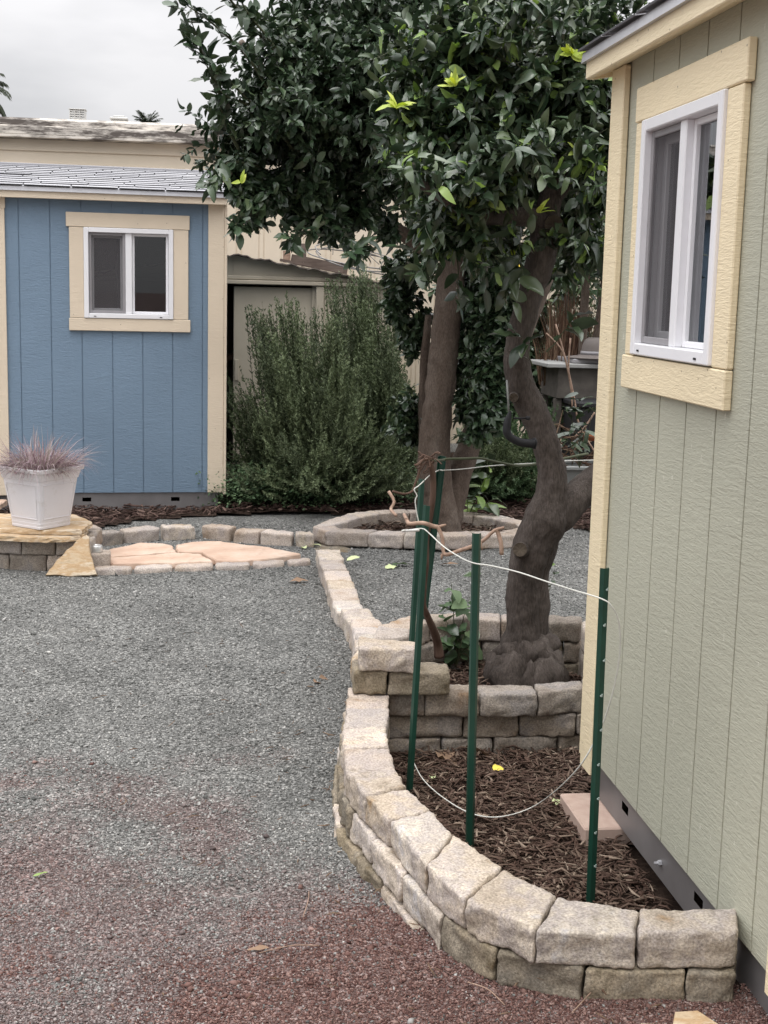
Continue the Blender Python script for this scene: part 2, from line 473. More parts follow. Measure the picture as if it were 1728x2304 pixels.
M['chip_red'] = leaf_mat('chip_red', [(0.036, 0.021, 0.017), (0.06, 0.035, 0.029), (0.09, 0.055, 0.045), (0.19, 0.13, 0.105)], rough=0.85, spec=0.2, back=1.0, trans=0)
M['grain_grey'] = leaf_mat('grain_grey', [(0.09, 0.09, 0.085), (0.145, 0.145, 0.137), (0.185, 0.185, 0.176), (0.235, 0.234, 0.223), (0.40, 0.39, 0.37)], rough=0.8, spec=0.2, back=1.0, trans=0)
M['grain_dark'] = leaf_mat('grain_dark', [(0.06, 0.062, 0.058), (0.105, 0.107, 0.10), (0.14, 0.142, 0.134), (0.20, 0.20, 0.19)], rough=0.8, spec=0.2, back=1.0, trans=0)
M['grain_pale'] = leaf_mat('grain_pale', [(0.16, 0.16, 0.15), (0.24, 0.236, 0.225), (0.30, 0.295, 0.28), (0.46, 0.45, 0.42)], rough=0.8, spec=0.2, back=1.0, trans=0)
M['grain_mauve'] = leaf_mat('grain_mauve', [(0.085, 0.066, 0.063), (0.15, 0.122, 0.116), (0.20, 0.168, 0.16), (0.33, 0.29, 0.275)], rough=0.8, spec=0.2, back=1.0, trans=0)
M['grain_red'] = leaf_mat('grain_red', [(0.068, 0.033, 0.028), (0.115, 0.06, 0.05), (0.155, 0.088, 0.074), (0.28, 0.19, 0.165)], rough=0.8, spec=0.2, back=1.0, trans=0)
M['blue'] = siding_mat('blue_paint', (0.175, 0.25, 0.335), wave=.8)
M['green'] = siding_mat('green_paint', (0.425, 0.425, 0.34), wave=.65, chips=(0.56, 0.555, 0.47))
M['trim_blue'] = siding_mat('cream_paint', (0.71, 0.605, 0.47), wave=0.6, nails=5.5)
M['trim_green'] = siding_mat('yellow_cream_paint', (0.80, 0.685, 0.47), wave=0.7, along='X', nails=6.5)
M['vinyl'] = plain('white_vinyl', (0.80, 0.80, 0.82), 0.35, 0.5, var=0.02)
M['greyframe'] = plain('grey_frame', (0.28, 0.27, 0.28), 0.5)
M['screen'] = screen_mat('screen_mesh')
M['glass'] = glass_mat('window_glass', (0.62, 0.68, 0.66))
M['glass_near'] = glass_mat('near_window_glass', (0.62, 0.68, 0.66), 2.4)
M['steel'] = pmat('grey_steel', [(0.16, 0.15, 0.15), (0.24, 0.23, 0.23)], scale=3, rough=0.45, bump=0.05, spec=0.5, metal=0.3)
M['drip'] = plain('drip_edge_metal', (0.50, 0.50, 0.52), 0.35, 0.5, metal=0.4)
M['shingle'] = pmat('shingle', [(0.30, 0.30, 0.315), (0.40, 0.40, 0.415)], scale=160, rough=0.85, bump=0.5, bscale=300, rand='island', ramt=0.14, spec=0.35, dist=0.002)
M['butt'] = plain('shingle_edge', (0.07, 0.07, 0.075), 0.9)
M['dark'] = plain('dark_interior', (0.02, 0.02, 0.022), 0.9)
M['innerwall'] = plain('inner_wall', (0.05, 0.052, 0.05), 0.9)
M['curtain'] = plain('curtain_cloth', (0.35, 0.33, 0.36), 0.9)
M['home'] = pmat('beige_panel', [(0.62, 0.54, 0.42), (0.70, 0.61, 0.49)], scale=1.2, rough=0.7, bump=0.1, spec=0.3)
M['home_band'] = pmat('weathered_band', [(0.62, 0.57, 0.50), (0.72, 0.68, 0.62)], scale=3, rough=0.85, bump=0.3, spec=0.2, stretch=(.55, 1, 2.6), stain=(5, (0.11, 0.095, 0.085), 0.43, 0.57))
M['tanmetal'] = pmat('tan_metal', [(0.38, 0.335, 0.26), (0.45, 0.40, 0.315)], scale=2, rough=0.6, bump=0.12, bscale=3, spec=0.35)
M['roofsheet'] = pmat('rusty_roof', [(0.10, 0.08, 0.07), (0.25, 0.21, 0.18)], scale=8, rough=0.8, bump=0.5)
M['plank'] = pmat('grey_plank', [(0.085, 0.06, 0.05), (0.19, 0.15, 0.125)], scale=10, rough=0.9, bump=0.5, stretch=(0.3, 2, 2))
M['wire_grey'] = plain('grey_wire', (0.22, 0.21, 0.20), 0.5, metal=0.4)
M['cable'] = plain('pale_cable', (0.60, 0.60, 0.55), 0.5)
M['post'] = pmat('green_enamel', [(0.005, 0.034, 0.022), (0.008, 0.05, 0.032)], scale=12, rough=0.38, bump=0.08, spec=0.5, stain=(38, (0.07, 0.10, 0.085), 0.66, 0.73))
M['lug'] = plain('bare_lug', (0.30, 0.36, 0.33), 0.5)
M['pot'] = pmat('white_plastic', [(0.70, 0.67, 0.68), (0.76, 0.73, 0.74)], scale=5, rough=0.45, bump=0.05, spec=0.4, stain=(11, (0.56, 0.52, 0.48), 0.56, 0.78))
M['soil'] = M['mulch']
M['paver'] = pmat('concrete_paver', [(0.40, 0.29, 0.24), (0.48, 0.37, 0.31)], scale=20, rough=0.95, bump=0.4, spec=0.1)
M['blackplastic'] = plain('black_plastic', (0.018, 0.018, 0.02), 0.6, 0.25)
M['bronze'] = plain('bronze_felt', (0.14, 0.12, 0.11), 0.6)
M['greyplastic'] = plain('grey_plastic', (0.24, 0.25, 0.24), 0.5)
M['whitetop'] = plain('white_board', (0.66, 0.66, 0.64), 0.5)
M['tabletop'] = plain('dull_board', (0.28, 0.28, 0.27), 0.6)
M['ventgrey'] = pmat('vent_metal', [(0.42, 0.42, 0.41), (0.55, 0.55, 0.53)], scale=8, rough=0.6, bump=0.1)
M['terracotta'] = plain('terracotta', (0.50, 0.15, 0.07), 0.8)
M['canmetal'] = plain('can_metal', (0.62, 0.62, 0.60), 0.3, 0.5, metal=0.6)
M['woodbox'] = pmat('weathered_box', [(0.06, 0.053, 0.047), (0.12, 0.107, 0.093)], scale=8, rough=0.9, bump=0.4)

# ------------------------------------------------------------------ the setting
def sstep(a, b, x):
    t = np.clip((x - a) / (b - a), 0, 1)
    return t * t * (3 - 2 * t)

# the front wall's top course: (outer, inner) corners of each joint, surveyed on the plane z = 0.20
WALL_TOP = 0.20
CH = 0.085
JOINTS = [((1663, 2092), (1660, 2045)), ((1434, 2094), (1437, 2050)), ((1208, 2084), (1249, 2020)), ((1050, 2018), (1127, 1955)),
          ((963, 1944), (1015, 1882)), ((884, 1840), (959, 1825.6)), ((830, 1788), (906, 1772.6)), ((784, 1731), (879.7, 1731.6)),
          ((782, 1684), (865, 1681)), ((780, 1640), (862, 1635)), ((789, 1592.7), (867.6, 1591.7)), ((795, 1545), (870, 1547))]
JW = [(az(*a, WALL_TOP), az(*b, WALL_TOP)) for a, b in JOINTS]
_bed = [((a + b) / 2) for a, b in JW]
BED = [(p.x, p.y) for p in _bed] + [(0.62, 4.50), (1.55, 4.50), (1.55, 2.70)]
RING_C, RING_R = (1.075, 4.86), 0.42
RING2_C, RING2_R = (1.37, 8.52), (0.62, 0.42)

def in_poly(x, y, poly):
    x, y = np.asarray(x), np.asarray(y)
    r = np.zeros(x.shape, bool)
    n = len(poly)
    for i in range(n):
        (x0, y0), (x1, y1) = poly[i], poly[(i + 1) % n]
        c = ((y0 > y) != (y1 > y))
        with np.errstate(divide='ignore', invalid='ignore'):
            xi = (x1 - x0) * (y - y0) / (y1 - y0 + 1e-12) + x0
        r ^= c & (x < xi)
    return r

def vnoise(x, y, s, seed=0):
    """smooth value noise on a plane, numpy"""
    r = np.random.default_rng(seed).random((64, 64))
    u, v = x * s, y * s
    i, j = np.floor(u).astype(int), np.floor(v).astype(int)
    fu, fv = u - i, v - j
    fu, fv = fu * fu * (3 - 2 * fu), fv * fv * (3 - 2 * fv)
    g = lambda a, b: r[a % 64, b % 64]
    return (g(i, j) * (1 - fu) * (1 - fv) + g(i + 1, j) * fu * (1 - fv) + g(i, j + 1) * (1 - fu) * fv + g(i + 1, j + 1) * fu * fv) - 0.5

def gz(x, y):
    x, y = np.asarray(x, float), np.asarray(y, float)
    h = 0.045 * (1 - sstep(2.75, 3.4, y))
    h = h - 0.02 * np.exp(-(((x - 0.28) / 0.35) ** 2 + ((y - 3.9) / 0.5) ** 2))
    near = 1 - sstep(9, 14, np.abs(y))
    h = h + near * (0.022 * vnoise(x, y, 2.2, 1) + 0.014 * vnoise(x, y, 5.0, 2))
    dent = 0.018 * np.exp(-(((x - 0.07) / 0.09) ** 2 + ((y - 3.36) / 0.05) ** 2))
    return h - dent

def in_beds(x, y):
    return in_poly(x, y, BED) | (((x - RING_C[0]) ** 2 + (y - RING_C[1]) ** 2) < RING_R ** 2) | ((((x - RING2_C[0]) / RING2_R[0]) ** 2 + ((y - RING2_C[1]) / RING2_R[1]) ** 2) < 0.9)

# how much of the gravel is the maroon kind at a place (the two gravels run into each other across the yard)
def maroon(x, y):
    n = vnoise(x, y, 1.7, 5) * 1.3 + vnoise(x, y, 4.3, 6) * 0.9 + vnoise(x, y, 11, 7) * 0.5
    return np.clip(1 - sstep(2.9, 4.05, y + 0.95 * n), 0, 1)
def redness(x, y):
    n = vnoise(x, y, 2.1, 8) * 1.0 + vnoise(x, y, 5.3, 9) * 0.5
    return np.clip(sstep(-0.12, 0.6, (x - 0.02) * 0.8 + (3.12 - y) * 1.0 + n * 0.8), 0, 1)

def axis(lo, hi, st, far):
    a = list(np.arange(lo, hi + st / 2, st))
    d, L_, R_ = st, lo, hi
    left, right = [], []
    while R_ < far:
        d *= 1.6
        R_ += d; L_ -= d
        right.append(R_); left.append(L_)
    return np.array(left[::-1] + a + right)
gx = axis(-1.6, 2.4, 0.03, 220)
gy = axis(2.1, 9.6, 0.04, 220)
GXX, GYY = np.meshgrid(gx, gy)
GZZ = gz(GXX, GYY)
GZZ = np.where(in_beds(GXX, GYY), -0.10, GZZ)
nx_, ny_ = len(gx), len(gy)
idx = np.arange(nx_ * ny_).reshape(ny_, nx_)
gf = np.stack([idx[:-1, :-1], idx[:-1, 1:], idx[1:, 1:], idx[1:, :-1]], -1).reshape(-1, 4)

def gravel_mat():
    m, nt, b, N, L = nodes('gravel')
    tc = N('ShaderNodeTexCoord')
    vo = N('ShaderNodeTexVoronoi'); vo.inputs['Scale'].default_value = 125
    L(tc.outputs['Object'], vo.inputs['Vector'])
    sep = N('ShaderNodeSeparateColor'); L(vo.outputs['Color'], sep.inputs[0])
    r_g = ramp(N, [(0.0, (0.06, 0.06, 0.056)), (0.45, (0.13, 0.13, 0.123)), (0.8, (0.20, 0.20, 0.19)), (1.0, (0.34, 0.335, 0.315))])
    r_m = ramp(N, [(0.0, (0.055, 0.032, 0.028)), (0.45, (0.12, 0.08, 0.072)), (0.8, (0.19, 0.135, 0.125)), (1.0, (0.34, 0.26, 0.24))])
    L(sep.outputs[0], r_g.inputs[0]); L(sep.outputs[0], r_m.inputs[0])
    at = N('ShaderNodeAttribute'); at.attribute_name = 'maroon'
    mx = N('ShaderNodeMix'); mx.data_type = 'RGBA'
    L(at.outputs['Fac'], mx.inputs['Factor']); L(r_g.outputs[0], mx.inputs['A']); L(r_m.outputs[0], mx.inputs['B'])
    n1 = N('ShaderNodeTexNoise'); n1.inputs['Scale'].default_value = 3.0; n1.inputs['Detail'].default_value = 6
    L(tc.outputs['Object'], n1.inputs['Vector'])
    hs = N('ShaderNodeHueSaturation')
    mr = N('ShaderNodeMapRange'); mr.inputs['From Min'].default_value = 0.3; mr.inputs['From Max'].default_value = 0.7
    mr.inputs['To Min'].default_value = 0.8; mr.inputs['To Max'].default_value = 1.2
    L(n1.outputs['Fac'], mr.inputs['Value']); L(mr.outputs[0], hs.inputs['Value']); L(mx.outputs['Result'], hs.inputs['Color'])
    L(hs.outputs[0], b.inputs['Base Color'])
    bu = N('ShaderNodeBump'); bu.inputs['Strength'].default_value = 1.0; bu.inputs['Distance'].default_value = 0.006
    inv = N('ShaderNodeMath'); inv.operation = 'SUBTRACT'; inv.inputs[0].default_value = 1.0
    L(vo.outputs['Distance'], inv.inputs[1]); L(inv.outputs[0], bu.inputs['Height'])
    L(bu.outputs[0], b.inputs['Normal'])
    b.inputs['Roughness'].default_value = 0.9
    b.inputs['Specular IOR Level'].default_value = 0.2
    return m
ground = obj('ground', np.stack([GXX, GYY, GZZ], -1).reshape(-1, 3), gf, gravel_mat(), smooth=True)
att = ground.data.attributes.new('maroon', 'FLOAT', 'POINT')
att.data.foreach_set('value', maroon(GXX, GYY).ravel().astype(np.float32))
tag(ground, 'fine grey green gravel yard turning maroon towards the front', kind='structure')

# loose grains of crushed rock lying on it
def scatter_grains(n):
    y = 2.30 * (8.9 / 2.30) ** (rng.random(n) ** 1.0)
    y = 1.0 / (1 / 2.30 + rng.random(n) * (1 / 8.95 - 1 / 2.30))
    xl, xr = -0.155 * y - 0.12, 0.36 * y + 0.45
    x = xl + rng.random(n) * (np.minimum(xr, 2.5) - xl)
    keep = ~in_beds(x, y) & ~((x > 1.2) & (y < 4.1))
    x, y = x[keep], y[keep]
    n = len(x)
    s = (0.0019 + 0.00040 * y) * (0.5 + rng.random(n) ** 3 * 1.35)
    s = np.where(rng.random(n) < .006, s * 2.1, s)
    z = gz(x, y) + s * 0.25
    base = np.array([(1, 0, 0), (-1, 0, 0), (0, 1, 0), (0, -1, 0), (0, 0, 1), (0, 0, -1)], float)
    Fb = np.array([(0, 2, 4), (2, 1, 4), (1, 3, 4), (3, 0, 4), (2, 0, 5), (1, 2, 5), (3, 1, 5), (0, 3, 5)])
    V = base[None] * (0.7 + 0.6 * rng.random((n, 6, 1)))
    V = V + rng.normal(0, 0.18, (n, 6, 3))
    V *= np.stack([s * 1.15, s * 0.85, s * 0.55], -1)[:, None, :]
    a = rng.random(n) * 2 * np.pi
    t = rng.normal(0, 0.45, n)
    ca, sa, ct, st = np.cos(a)[:, None], np.sin(a)[:, None], np.cos(t)[:, None], np.sin(t)[:, None]
    X, Y, Z = V[..., 0], V[..., 1], V[..., 2]
    X, Z = X * ct - Z * st, X * st + Z * ct
    X, Y = X * ca - Y * sa, X * sa + Y * ca
    V = np.stack([X + x[:, None], Y + y[:, None], Z + z[:, None]], -1)
    Fc = (Fb[None] + (np.arange(n) * 6)[:, None, None]).reshape(-1, 3)
    mm, rr = maroon(x, y), redness(x, y)
    u1, u2 = rng.random(n), rng.random(n)
    tone = 1.5 * vnoise(x, y, 2.6, 51) + 1.1 * vnoise(x, y, 7.0, 52) + 0.6 * vnoise(x, y, 17.0, 53) + rng.normal(0, .45, n)
    mi = np.where(u1 < mm * 0.95, np.where(u2 < rr, 2, 1), np.where(tone > .85, 4, np.where(tone < -.65, 3, 0)))
    mi = np.where((mi == 1) & (tone < -.6), 2, mi)
    return V.reshape(-1, 3), Fc, np.repeat(mi, 8)
gv, gfc, gmi = scatter_grains(330000)
gr = obj('gravel', gv, gfc, [M['grain_grey'], M['grain_mauve'], M['grain_red'], M['grain_dark'], M['grain_pale']], midx=gmi)
tag(gr, 'loose crushed rock grains, grey green and maroon, over the yard', kind='stuff')

# mulch sheets
def mulch_sheet(name, poly, z, st=0.05, amp=0.02, label=''):
    xs = [p[0] for p in poly]; ys = [p[1] for p in poly]
    gx_, gy_ = np.arange(min(xs), max(xs) + st, st), np.arange(min(ys), max(ys) + st, st)
    X, Y = np.meshgrid(gx_, gy_)
    Z = z + amp * (vnoise(X, Y, 6, 21) + 0.6 * vnoise(X, Y, 14, 22))
    ii = np.arange(X.size).reshape(X.shape)
    Fq = np.stack([ii[:-1, :-1], ii[:-1, 1:], ii[1:, 1:], ii[1:, :-1]], -1).reshape(-1, 4)
    cx, cy = (X[:-1, :-1] + st / 2).ravel(), (Y[:-1, :-1] + st / 2).ravel()
    Fq = Fq[in_poly(cx, cy, poly)]
    used = np.unique(Fq)
    remap = np.full(X.size, -1); remap[used] = np.arange(len(used))
    V = np.stack([X, Y, Z], -1).reshape(-1, 3)[used]
    o = obj(name, V, remap[Fq], M['mulch'], smooth=True)
    return tag(o, label, kind='structure')
def circ(c, rx, ry=None, n=40):
    return [(c[0] + rx * math.cos(2 * math.pi * k / n), c[1] + (ry or rx) * math.sin(2 * math.pi * k / n)) for k in range(n)]
BACKBED = [(-2.2, 8.85), (-0.95, 8.75), (-0.70, 8.72), (-0.48, 9.04), (-0.16, 9.22), (0.40, 9.40), (0.85, 9.36), (1.9, 9.30), (2.6, 8.6), (4.5, 8.2), (4.5, 13.2), (-2.2, 13.2)]
mulch_sheet('mulch_bed', BED, -0.032, 0.03, 0.02, 'dark shredded bark bed between the curved wall and the green shed')
mulch_sheet('mulch_bed', circ(RING_C, 0.385), 0.085, 0.04, 0.02, 'dark bark mulch inside the ring of the near tree')
mulch_sheet('mulch_bed', circ(RING2_C, 0.64, 0.44), 0.012, 0.05, 0.02, 'dark bark mulch inside the ring of the far tree')
mulch_sheet('mulch_bed', BACKBED, 0.012, 0.08, 0.02, 'reddish bark mulch along the blue shed and under the bushes')

def chips(n, inside, bbox, z, ln, wd, seed, mats, keepout=None, weights=None):
    r = np.random.default_rng(seed)
    x = bbox[0] + r.random(n) * (bbox[1] - bbox[0]); y = bbox[2] + r.random(n) * (bbox[3] - bbox[2])
    k = inside(x, y)
    x, y = x[k], y[k]; n = len(x)
    L_ = ln * (0.35 + r.random(n) ** 1.6 * 1.1); W_ = wd * (0.35 + r.random(n) * 0.9)
    zz = z + 0.02 * (vnoise(x, y, 6, 21) + 0.6 * vnoise(x, y, 14, 22)) + r.random(n) * 0.022
    # a bent, tapering splinter: three stations of four corners
    st = np.array([-0.5, 0.0, 0.5])
    wprof = np.stack([0.3 + r.random(n) * 0.6, np.ones(n), 0.2 + r.random(n) * 0.6], -1)
    bend = r.normal(0, 0.10, n)
    V = np.zeros((n, 3, 4, 3))
    for i in range(3):
        for j, (sy, sz) in enumerate(((-1, -1), (1, -1), (1, 1), (-1, 1))):
            V[:, i, j, 0] = st[i] * L_
            V[:, i, j, 1] = sy * W_ * 0.5 * wprof[:, i] + (bend * L_ if i == 1 else 0)
            V[:, i, j, 2] = sz * W_ * 0.22 * wprof[:, i] + (np.abs(bend) * L_ * 0.4 if i == 1 else 0)
    V = V.reshape(n, 12, 3)
    a = r.random(n) * 2 * np.pi; t = r.normal(0, 0.22, n); ro = r.normal(0, 0.5, n)
    X, Y, Z = V[..., 0], V[..., 1], V[..., 2]
    c, s = np.cos(ro)[:, None], np.sin(ro)[:, None]; Y, Z = Y * c - Z * s, Y * s + Z * c
    c, s = np.cos(t)[:, None], np.sin(t)[:, None]; X, Z = X * c - Z * s, X * s + Z * c
    c, s = np.cos(a)[:, None], np.sin(a)[:, None]; X, Y = X * c - Y * s, X * s + Y * c
    V = np.stack([X + x[:, None], Y + y[:, None], Z + zz[:, None]], -1).reshape(-1, 3)
    q = []
    for i in range(2):
        for j in range(4):
            q.append((i * 4 + j, i * 4 + (j + 1) % 4, (i + 1) * 4 + (j + 1) % 4, (i + 1) * 4 + j))
    q += [(3, 2, 1, 0), (8, 9, 10, 11)]
    Fc = (np.array(q)[None] + (np.arange(n) * 12)[:, None, None]).reshape(-1, 4)
    return V, Fc
v, f = chips(17000, lambda x, y: in_poly(x, y, BED) & ((x < 1.19) | (y > 4.0)) & (y < 4.44), (0.3, 1.5, 2.68, 4.5), -0.024, 0.052, 0.0072, 31, None)
tag(obj('bark_chips', v, f, M['chip']), 'dark shredded bark chips filling the bed beside the green shed', kind='stuff')
v, f = chips(3000, lambda x, y: (x - RING_C[0]) ** 2 + (y - RING_C[1]) ** 2 < 0.35 ** 2, (0.6, 1.5, 4.4, 5.3), 0.095, 0.05, 0.008, 32, None)
tag(obj('bark_chips', v, f, M['chip']), 'dark bark chips around the foot of the near tree', kind='stuff')
v, f = chips(1500, lambda x, y: ((x - RING2_C[0]) / 0.58) ** 2 + ((y - RING2_C[1]) / 0.38) ** 2 < 1, (0.7, 2.1, 8.0, 9.0), 0.02, 0.07, 0.012, 33, None)
tag(obj('bark_chips', v, f, M['chip']), 'dark bark chips inside the far ring of blocks', kind='stuff')
v, f = chips(9000, lambda x, y: in_poly(x, y, BACKBED) & (y < 10.6), (-1.7, 3.6, 8.3, 10.6), 0.02, 0.085, 0.014, 34, None)
tag(obj('bark_chips', v, f, M['chip_red']), 'reddish bark chips along the foot of the blue shed and the bushes', kind='stuff')

def near_wall(x, y):
    d = np.full(x.shape, 9.0)
    for (a, b_) in JW: d = np.minimum(d, np.hypot(x - a.x, y - a.y))
    return ~in_beds(x, y) & (x < 1.15) & (y > 2.5) & (np.random.default_rng(3).random(len(x)) < np.exp(-d * 2.2) + .05)
v, f = chips(1500, near_wall, (-1.0, 1.1, 2.5, 7.0), 0.012, 0.034, 0.0034, 37, None)
v[:, 2] += gz(v[:, 0], v[:, 1]).astype(float) - 0.004
tag(obj('plant_litter', v, f, [M['dryleaf']]), 'small bits of straw and bark blown over the gravel', kind='stuff')

# ------------------------------------------------------------------ sheds
def panel(mb, xs, zs, y, holes=(), depth=None):
    """flat sheet in the wall plane on the given breakpoints with rectangular holes; depth(x_mid) sets each strip back, its sides closed"""
    for i in range(len(xs) - 1):
        xm = (xs[i] + xs[i + 1]) / 2
        yy = y + (depth(xm) if depth else 0)
        for j in range(len(zs) - 1):
            zm = (zs[j] + zs[j + 1]) / 2
            if any(h[0] < xm < h[1] and h[2] < zm < h[3] for h in holes): continue
            mb.add([(xs[i], yy, zs[j]), (xs[i + 1], yy, zs[j]), (xs[i + 1], yy, zs[j + 1]), (xs[i], yy, zs[j + 1])], [(0, 1, 2, 3)])
            if depth and i + 1 < len(xs) - 1:
                y2 = y + depth((xs[i + 1] + xs[i + 2]) / 2)
                if abs(y2 - yy) > 1e-6:
                    mb.add([(xs[i + 1], yy, zs[j]), (xs[i + 1], y2, zs[j]), (xs[i + 1], y2, zs[j + 1]), (xs[i + 1], yy, zs[j + 1])], [(0, 1, 2, 3)])
    return mb

def make_shed(name, label, loc, rotz, x0, x1, dep, wall, trim, win, grooves, eave_z, zsid, zbase, trims, header, sill, sidetrim, door, slots, screen_left=True, bolts=()):
    """storage shed seen on its long wall: local x along the wall, -y outwards, z up"""
    t = thing(name, label, 'shed', loc)
    t.rotation_euler = (0, 0, rotz)
    t['_local'] = 1
    wx0, wx1, wz0, wz1 = win
    topz = eave_z + 0.06
    gs = [g for g in grooves if x0 < g < x1]
    hw = 0.0035
    xs = sorted(set([x0, x1, wx0, wx1] + [g - hw for g in gs] + [g + hw for g in gs]))
    zs = sorted(set([zsid, wz0, wz1, topz]))
    mb = MB()
    isg = lambda xm: 0.007 if any(abs(xm - g) < hw for g in gs) else 0.0
    panel(mb, xs, zs, 0.0, [win], isg)
    # gable ends and back wall
    rise, mid = 0.30, dep / 2
    for x in (x0, x1):
        mb.add([(x, 0, zsid), (x, dep, zsid), (x, dep, topz), (x, mid, topz + rise), (x, 0, topz)], [(0, 1, 2, 3, 4)])
    mb.add([(x0, dep, zsid), (x1, dep, zsid), (x1, dep, topz), (x0, dep, topz)], [(0, 1, 2, 3)])
    mb.add([(x0, 0.01, zsid), (x1, 0.01, zsid), (x1, dep, zsid), (x0, dep, zsid)], [(0, 1, 2, 3)])
    mb.build('siding', wall, t)
    # corner boards and the door's edge board
    for (a, b, zb, zt) in trims:
        MB().box(a, b, -0.021, -0.001, zb, zt, 0.003).build('corner_trim', trim, t)
    for xc, s in ((x0, -1), (x1, 1)):           # boards returning round the corners
        a, b = (xc - 0.021, xc - 0.001) if s < 0 else (xc + 0.001, xc + 0.021)
        MB().box(a, b, -0.019, 0.09, zsid - 0.015, topz - 0.02, 0.003).build('corner_trim', trim, t)
    # door further along the wall
    d = MB().box(door[0], door[1], -0.030, -0.004, zsid + 0.01, 2.0, 0.004).build('door', wall, t)
    d['_local'] = 1
    d2 = MB()
    xa, xb = door[0], door[1]
    d2.box(xa + 0.003, xa + 0.09, -0.046, -0.031, zsid + 0.015, 1.995, 0.003)
    d2.box(xb - 0.09, xb - 0.003, -0.046, -0.031, zsid + 0.015, 1.995, 0.003)
    for zz in (zsid + 0.015, 1.0, 1.905):
        d2.box(xa + 0.092, xb - 0.092, -0.045, -0.031, zz, zz + 0.09, 0.003)
    d2.build('trim', trim, d)
    hx = xb - 0.05 if abs(door[0]) > abs(door[1]) else xa + 0.05
    MB().box(hx - 0.02, hx + 0.02, -0.06, -0.047, 0.95, 1.12, 0.004).tube([(hx, -0.061, 1.03), (hx, -0.085, 1.03), (hx + 0.07, -0.085, 1.03)], 0.008, 8).build('handle', M['steel'], d)
    # window
    w = MB()
    fw = 0.032
    w.box(wx0, wx0 + fw, -0.030, 0.055, wz0, wz1, 0.003); w.box(wx1 - fw, wx1, -0.030, 0.055, wz0, wz1, 0.003)
    w.box(wx0 + fw, wx1 - fw, -0.029, 0.054, wz1 - fw, wz1, 0.003); w.box(wx0 + fw, wx1 - fw, -0.029, 0.054, wz0, wz0 + fw, 0.003)
    xm = (wx0 + wx1) / 2
    w.box(xm - 0.022, xm + 0.022, -0.016, 0.053, wz0 + fw, wz1 - fw, 0.003)
    wo = w.build('window', M['vinyl'], t)
    wo['_local'] = 1
    s = MB()
    def frame(mbx, a, b, c, d_, y0, y1, k):
        mbx.box(a, a + k, y0, y1, c, d_, 0.002); mbx.box(b - k, b, y0, y1, c, d_, 0.002)
        mbx.box(a + k, b - k, y0 + .001, y1 - .001, c, c + k, 0.002); mbx.box(a + k, b - k, y0 + .001, y1 - .001, d_ - k, d_, 0.002)
    sl, sr = (wx0 + fw + 0.001, xm - 0.023), (xm + 0.023, wx1 - fw - 0.001)
    zl, zh = wz0 + fw + 0.001, wz1 - fw - 0.001
    frame(s, sl[0], sl[1], zl, zh, -0.010, 0.004, 0.018)
    so = s.build('screen_frame', M['greyframe'], wo)
    MB().add([(sl[0] + .016, -0.004, zl + .016), (sl[1] - .016, -0.004, zl + .016), (sl[1] - .016, -0.004, zh - .016), (sl[0] + .016, -0.004, zh - .016)], [(0, 1, 2, 3)]).build('screen', M['screen'], wo)
    s = MB(); frame(s, sl[0], sl[1], zl, zh, 0.024, 0.046, 0.034)
    s.build('sash', M['vinyl'], wo)
    s = MB(); frame(s, sr[0], sr[1], zl, zh, 0.004, 0.03, 0.016)
    s.build('sash', M['vinyl'], wo)
    for (a, b), yg in ((sl, 0.035), (sr, 0.016)):
        MB().add([(a + .012, yg, zl + .012), (b - .012, yg, zl + .012), (b - .012, yg, zh - .012), (a + .012, yg, zh - .012)], [(0, 1, 2, 3)]).build('pane', M['glass_near'] if x0 == 0 else M['glass'], wo)
    # window boards
    hx0, hx1, hz0, hz1 = header
    MB().box(hx0, hx1, -0.0225, -0.001, hz0 + 0.002, hz1, 0.003).build('trim', trim, wo)
    qx0, qx1, qz0, qz1 = sill
    MB().box(qx0, qx1, -0.0225, -0.001, qz0, qz1 - 0.002, 0.003).build('trim', trim, wo)
    for a, b in sidetrim:
        MB().box(a, b, -0.020, -0.001, qz1, hz0, 0.003).build('trim', trim, wo)
    # little weep holes and label in the sill of the frame
    for k in (0.12, 0.86):
        xx = wx0 + (wx1 - wx0) * k
        MB().box(xx - 0.008, xx + 0.008, -0.0312, -0.0297, wz0 + 0.010, wz0 + 0.015).build('weep_hole', M['dark'], wo)
    # things seen dimly inside: back wall lining, curtain
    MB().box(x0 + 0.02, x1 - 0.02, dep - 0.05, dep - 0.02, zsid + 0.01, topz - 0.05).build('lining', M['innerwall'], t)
    # skid base of folded steel with slots
    mb = MB()
    bx0, bx1 = x0 + 0.034, x1 - 0.034
    sl_ = [s_ for s_ in slots if bx0 < s_ < bx1]
    sh = 0.030
    xs = sorted(set([bx0, bx1] + [a - sh for a in sl_] + [a + sh for a in sl_]))
    zs = [zbase, zbase + (zsid - zbase) * 0.5, zbase + (zsid - zbase) * 0.72, zsid - 0.002]
    panel(mb, xs, zs, 0.012, [(a - sh, a + sh, zs[1], zs[2]) for a in sl_])
    for x in (bx0, bx1):
        mb.add([(x, 0.012, zbase), (x, dep, zbase), (x, dep, zsid - .002), (x, 0.012, zsid - .002)], [(0, 1, 2, 3)])
    mb.box(bx0, bx1, 0.0125, 0.05, zbase + 0.001, zbase + 0.004)
    base = mb.build('skid_base', M['steel'], t)
    base['_local'] = 1
    if bolts:
        mb = MB()
        for bx_, bz_ in bolts:
            mb.tube([(bx_, 0.0115, bz_), (bx_, 0.002, bz_)], 0.008, 6)
            mb.tube([(bx_, 0.002, bz_), (bx_, -0.008, bz_)], 0.004, 6)
        mb.build('bolt', M['drip'], base)
    # eave: fascia, soffit, drip edge, shingled roof
    oy = -0.086
    gx0, gx1 = x0 - 0.055, x1 + 0.012
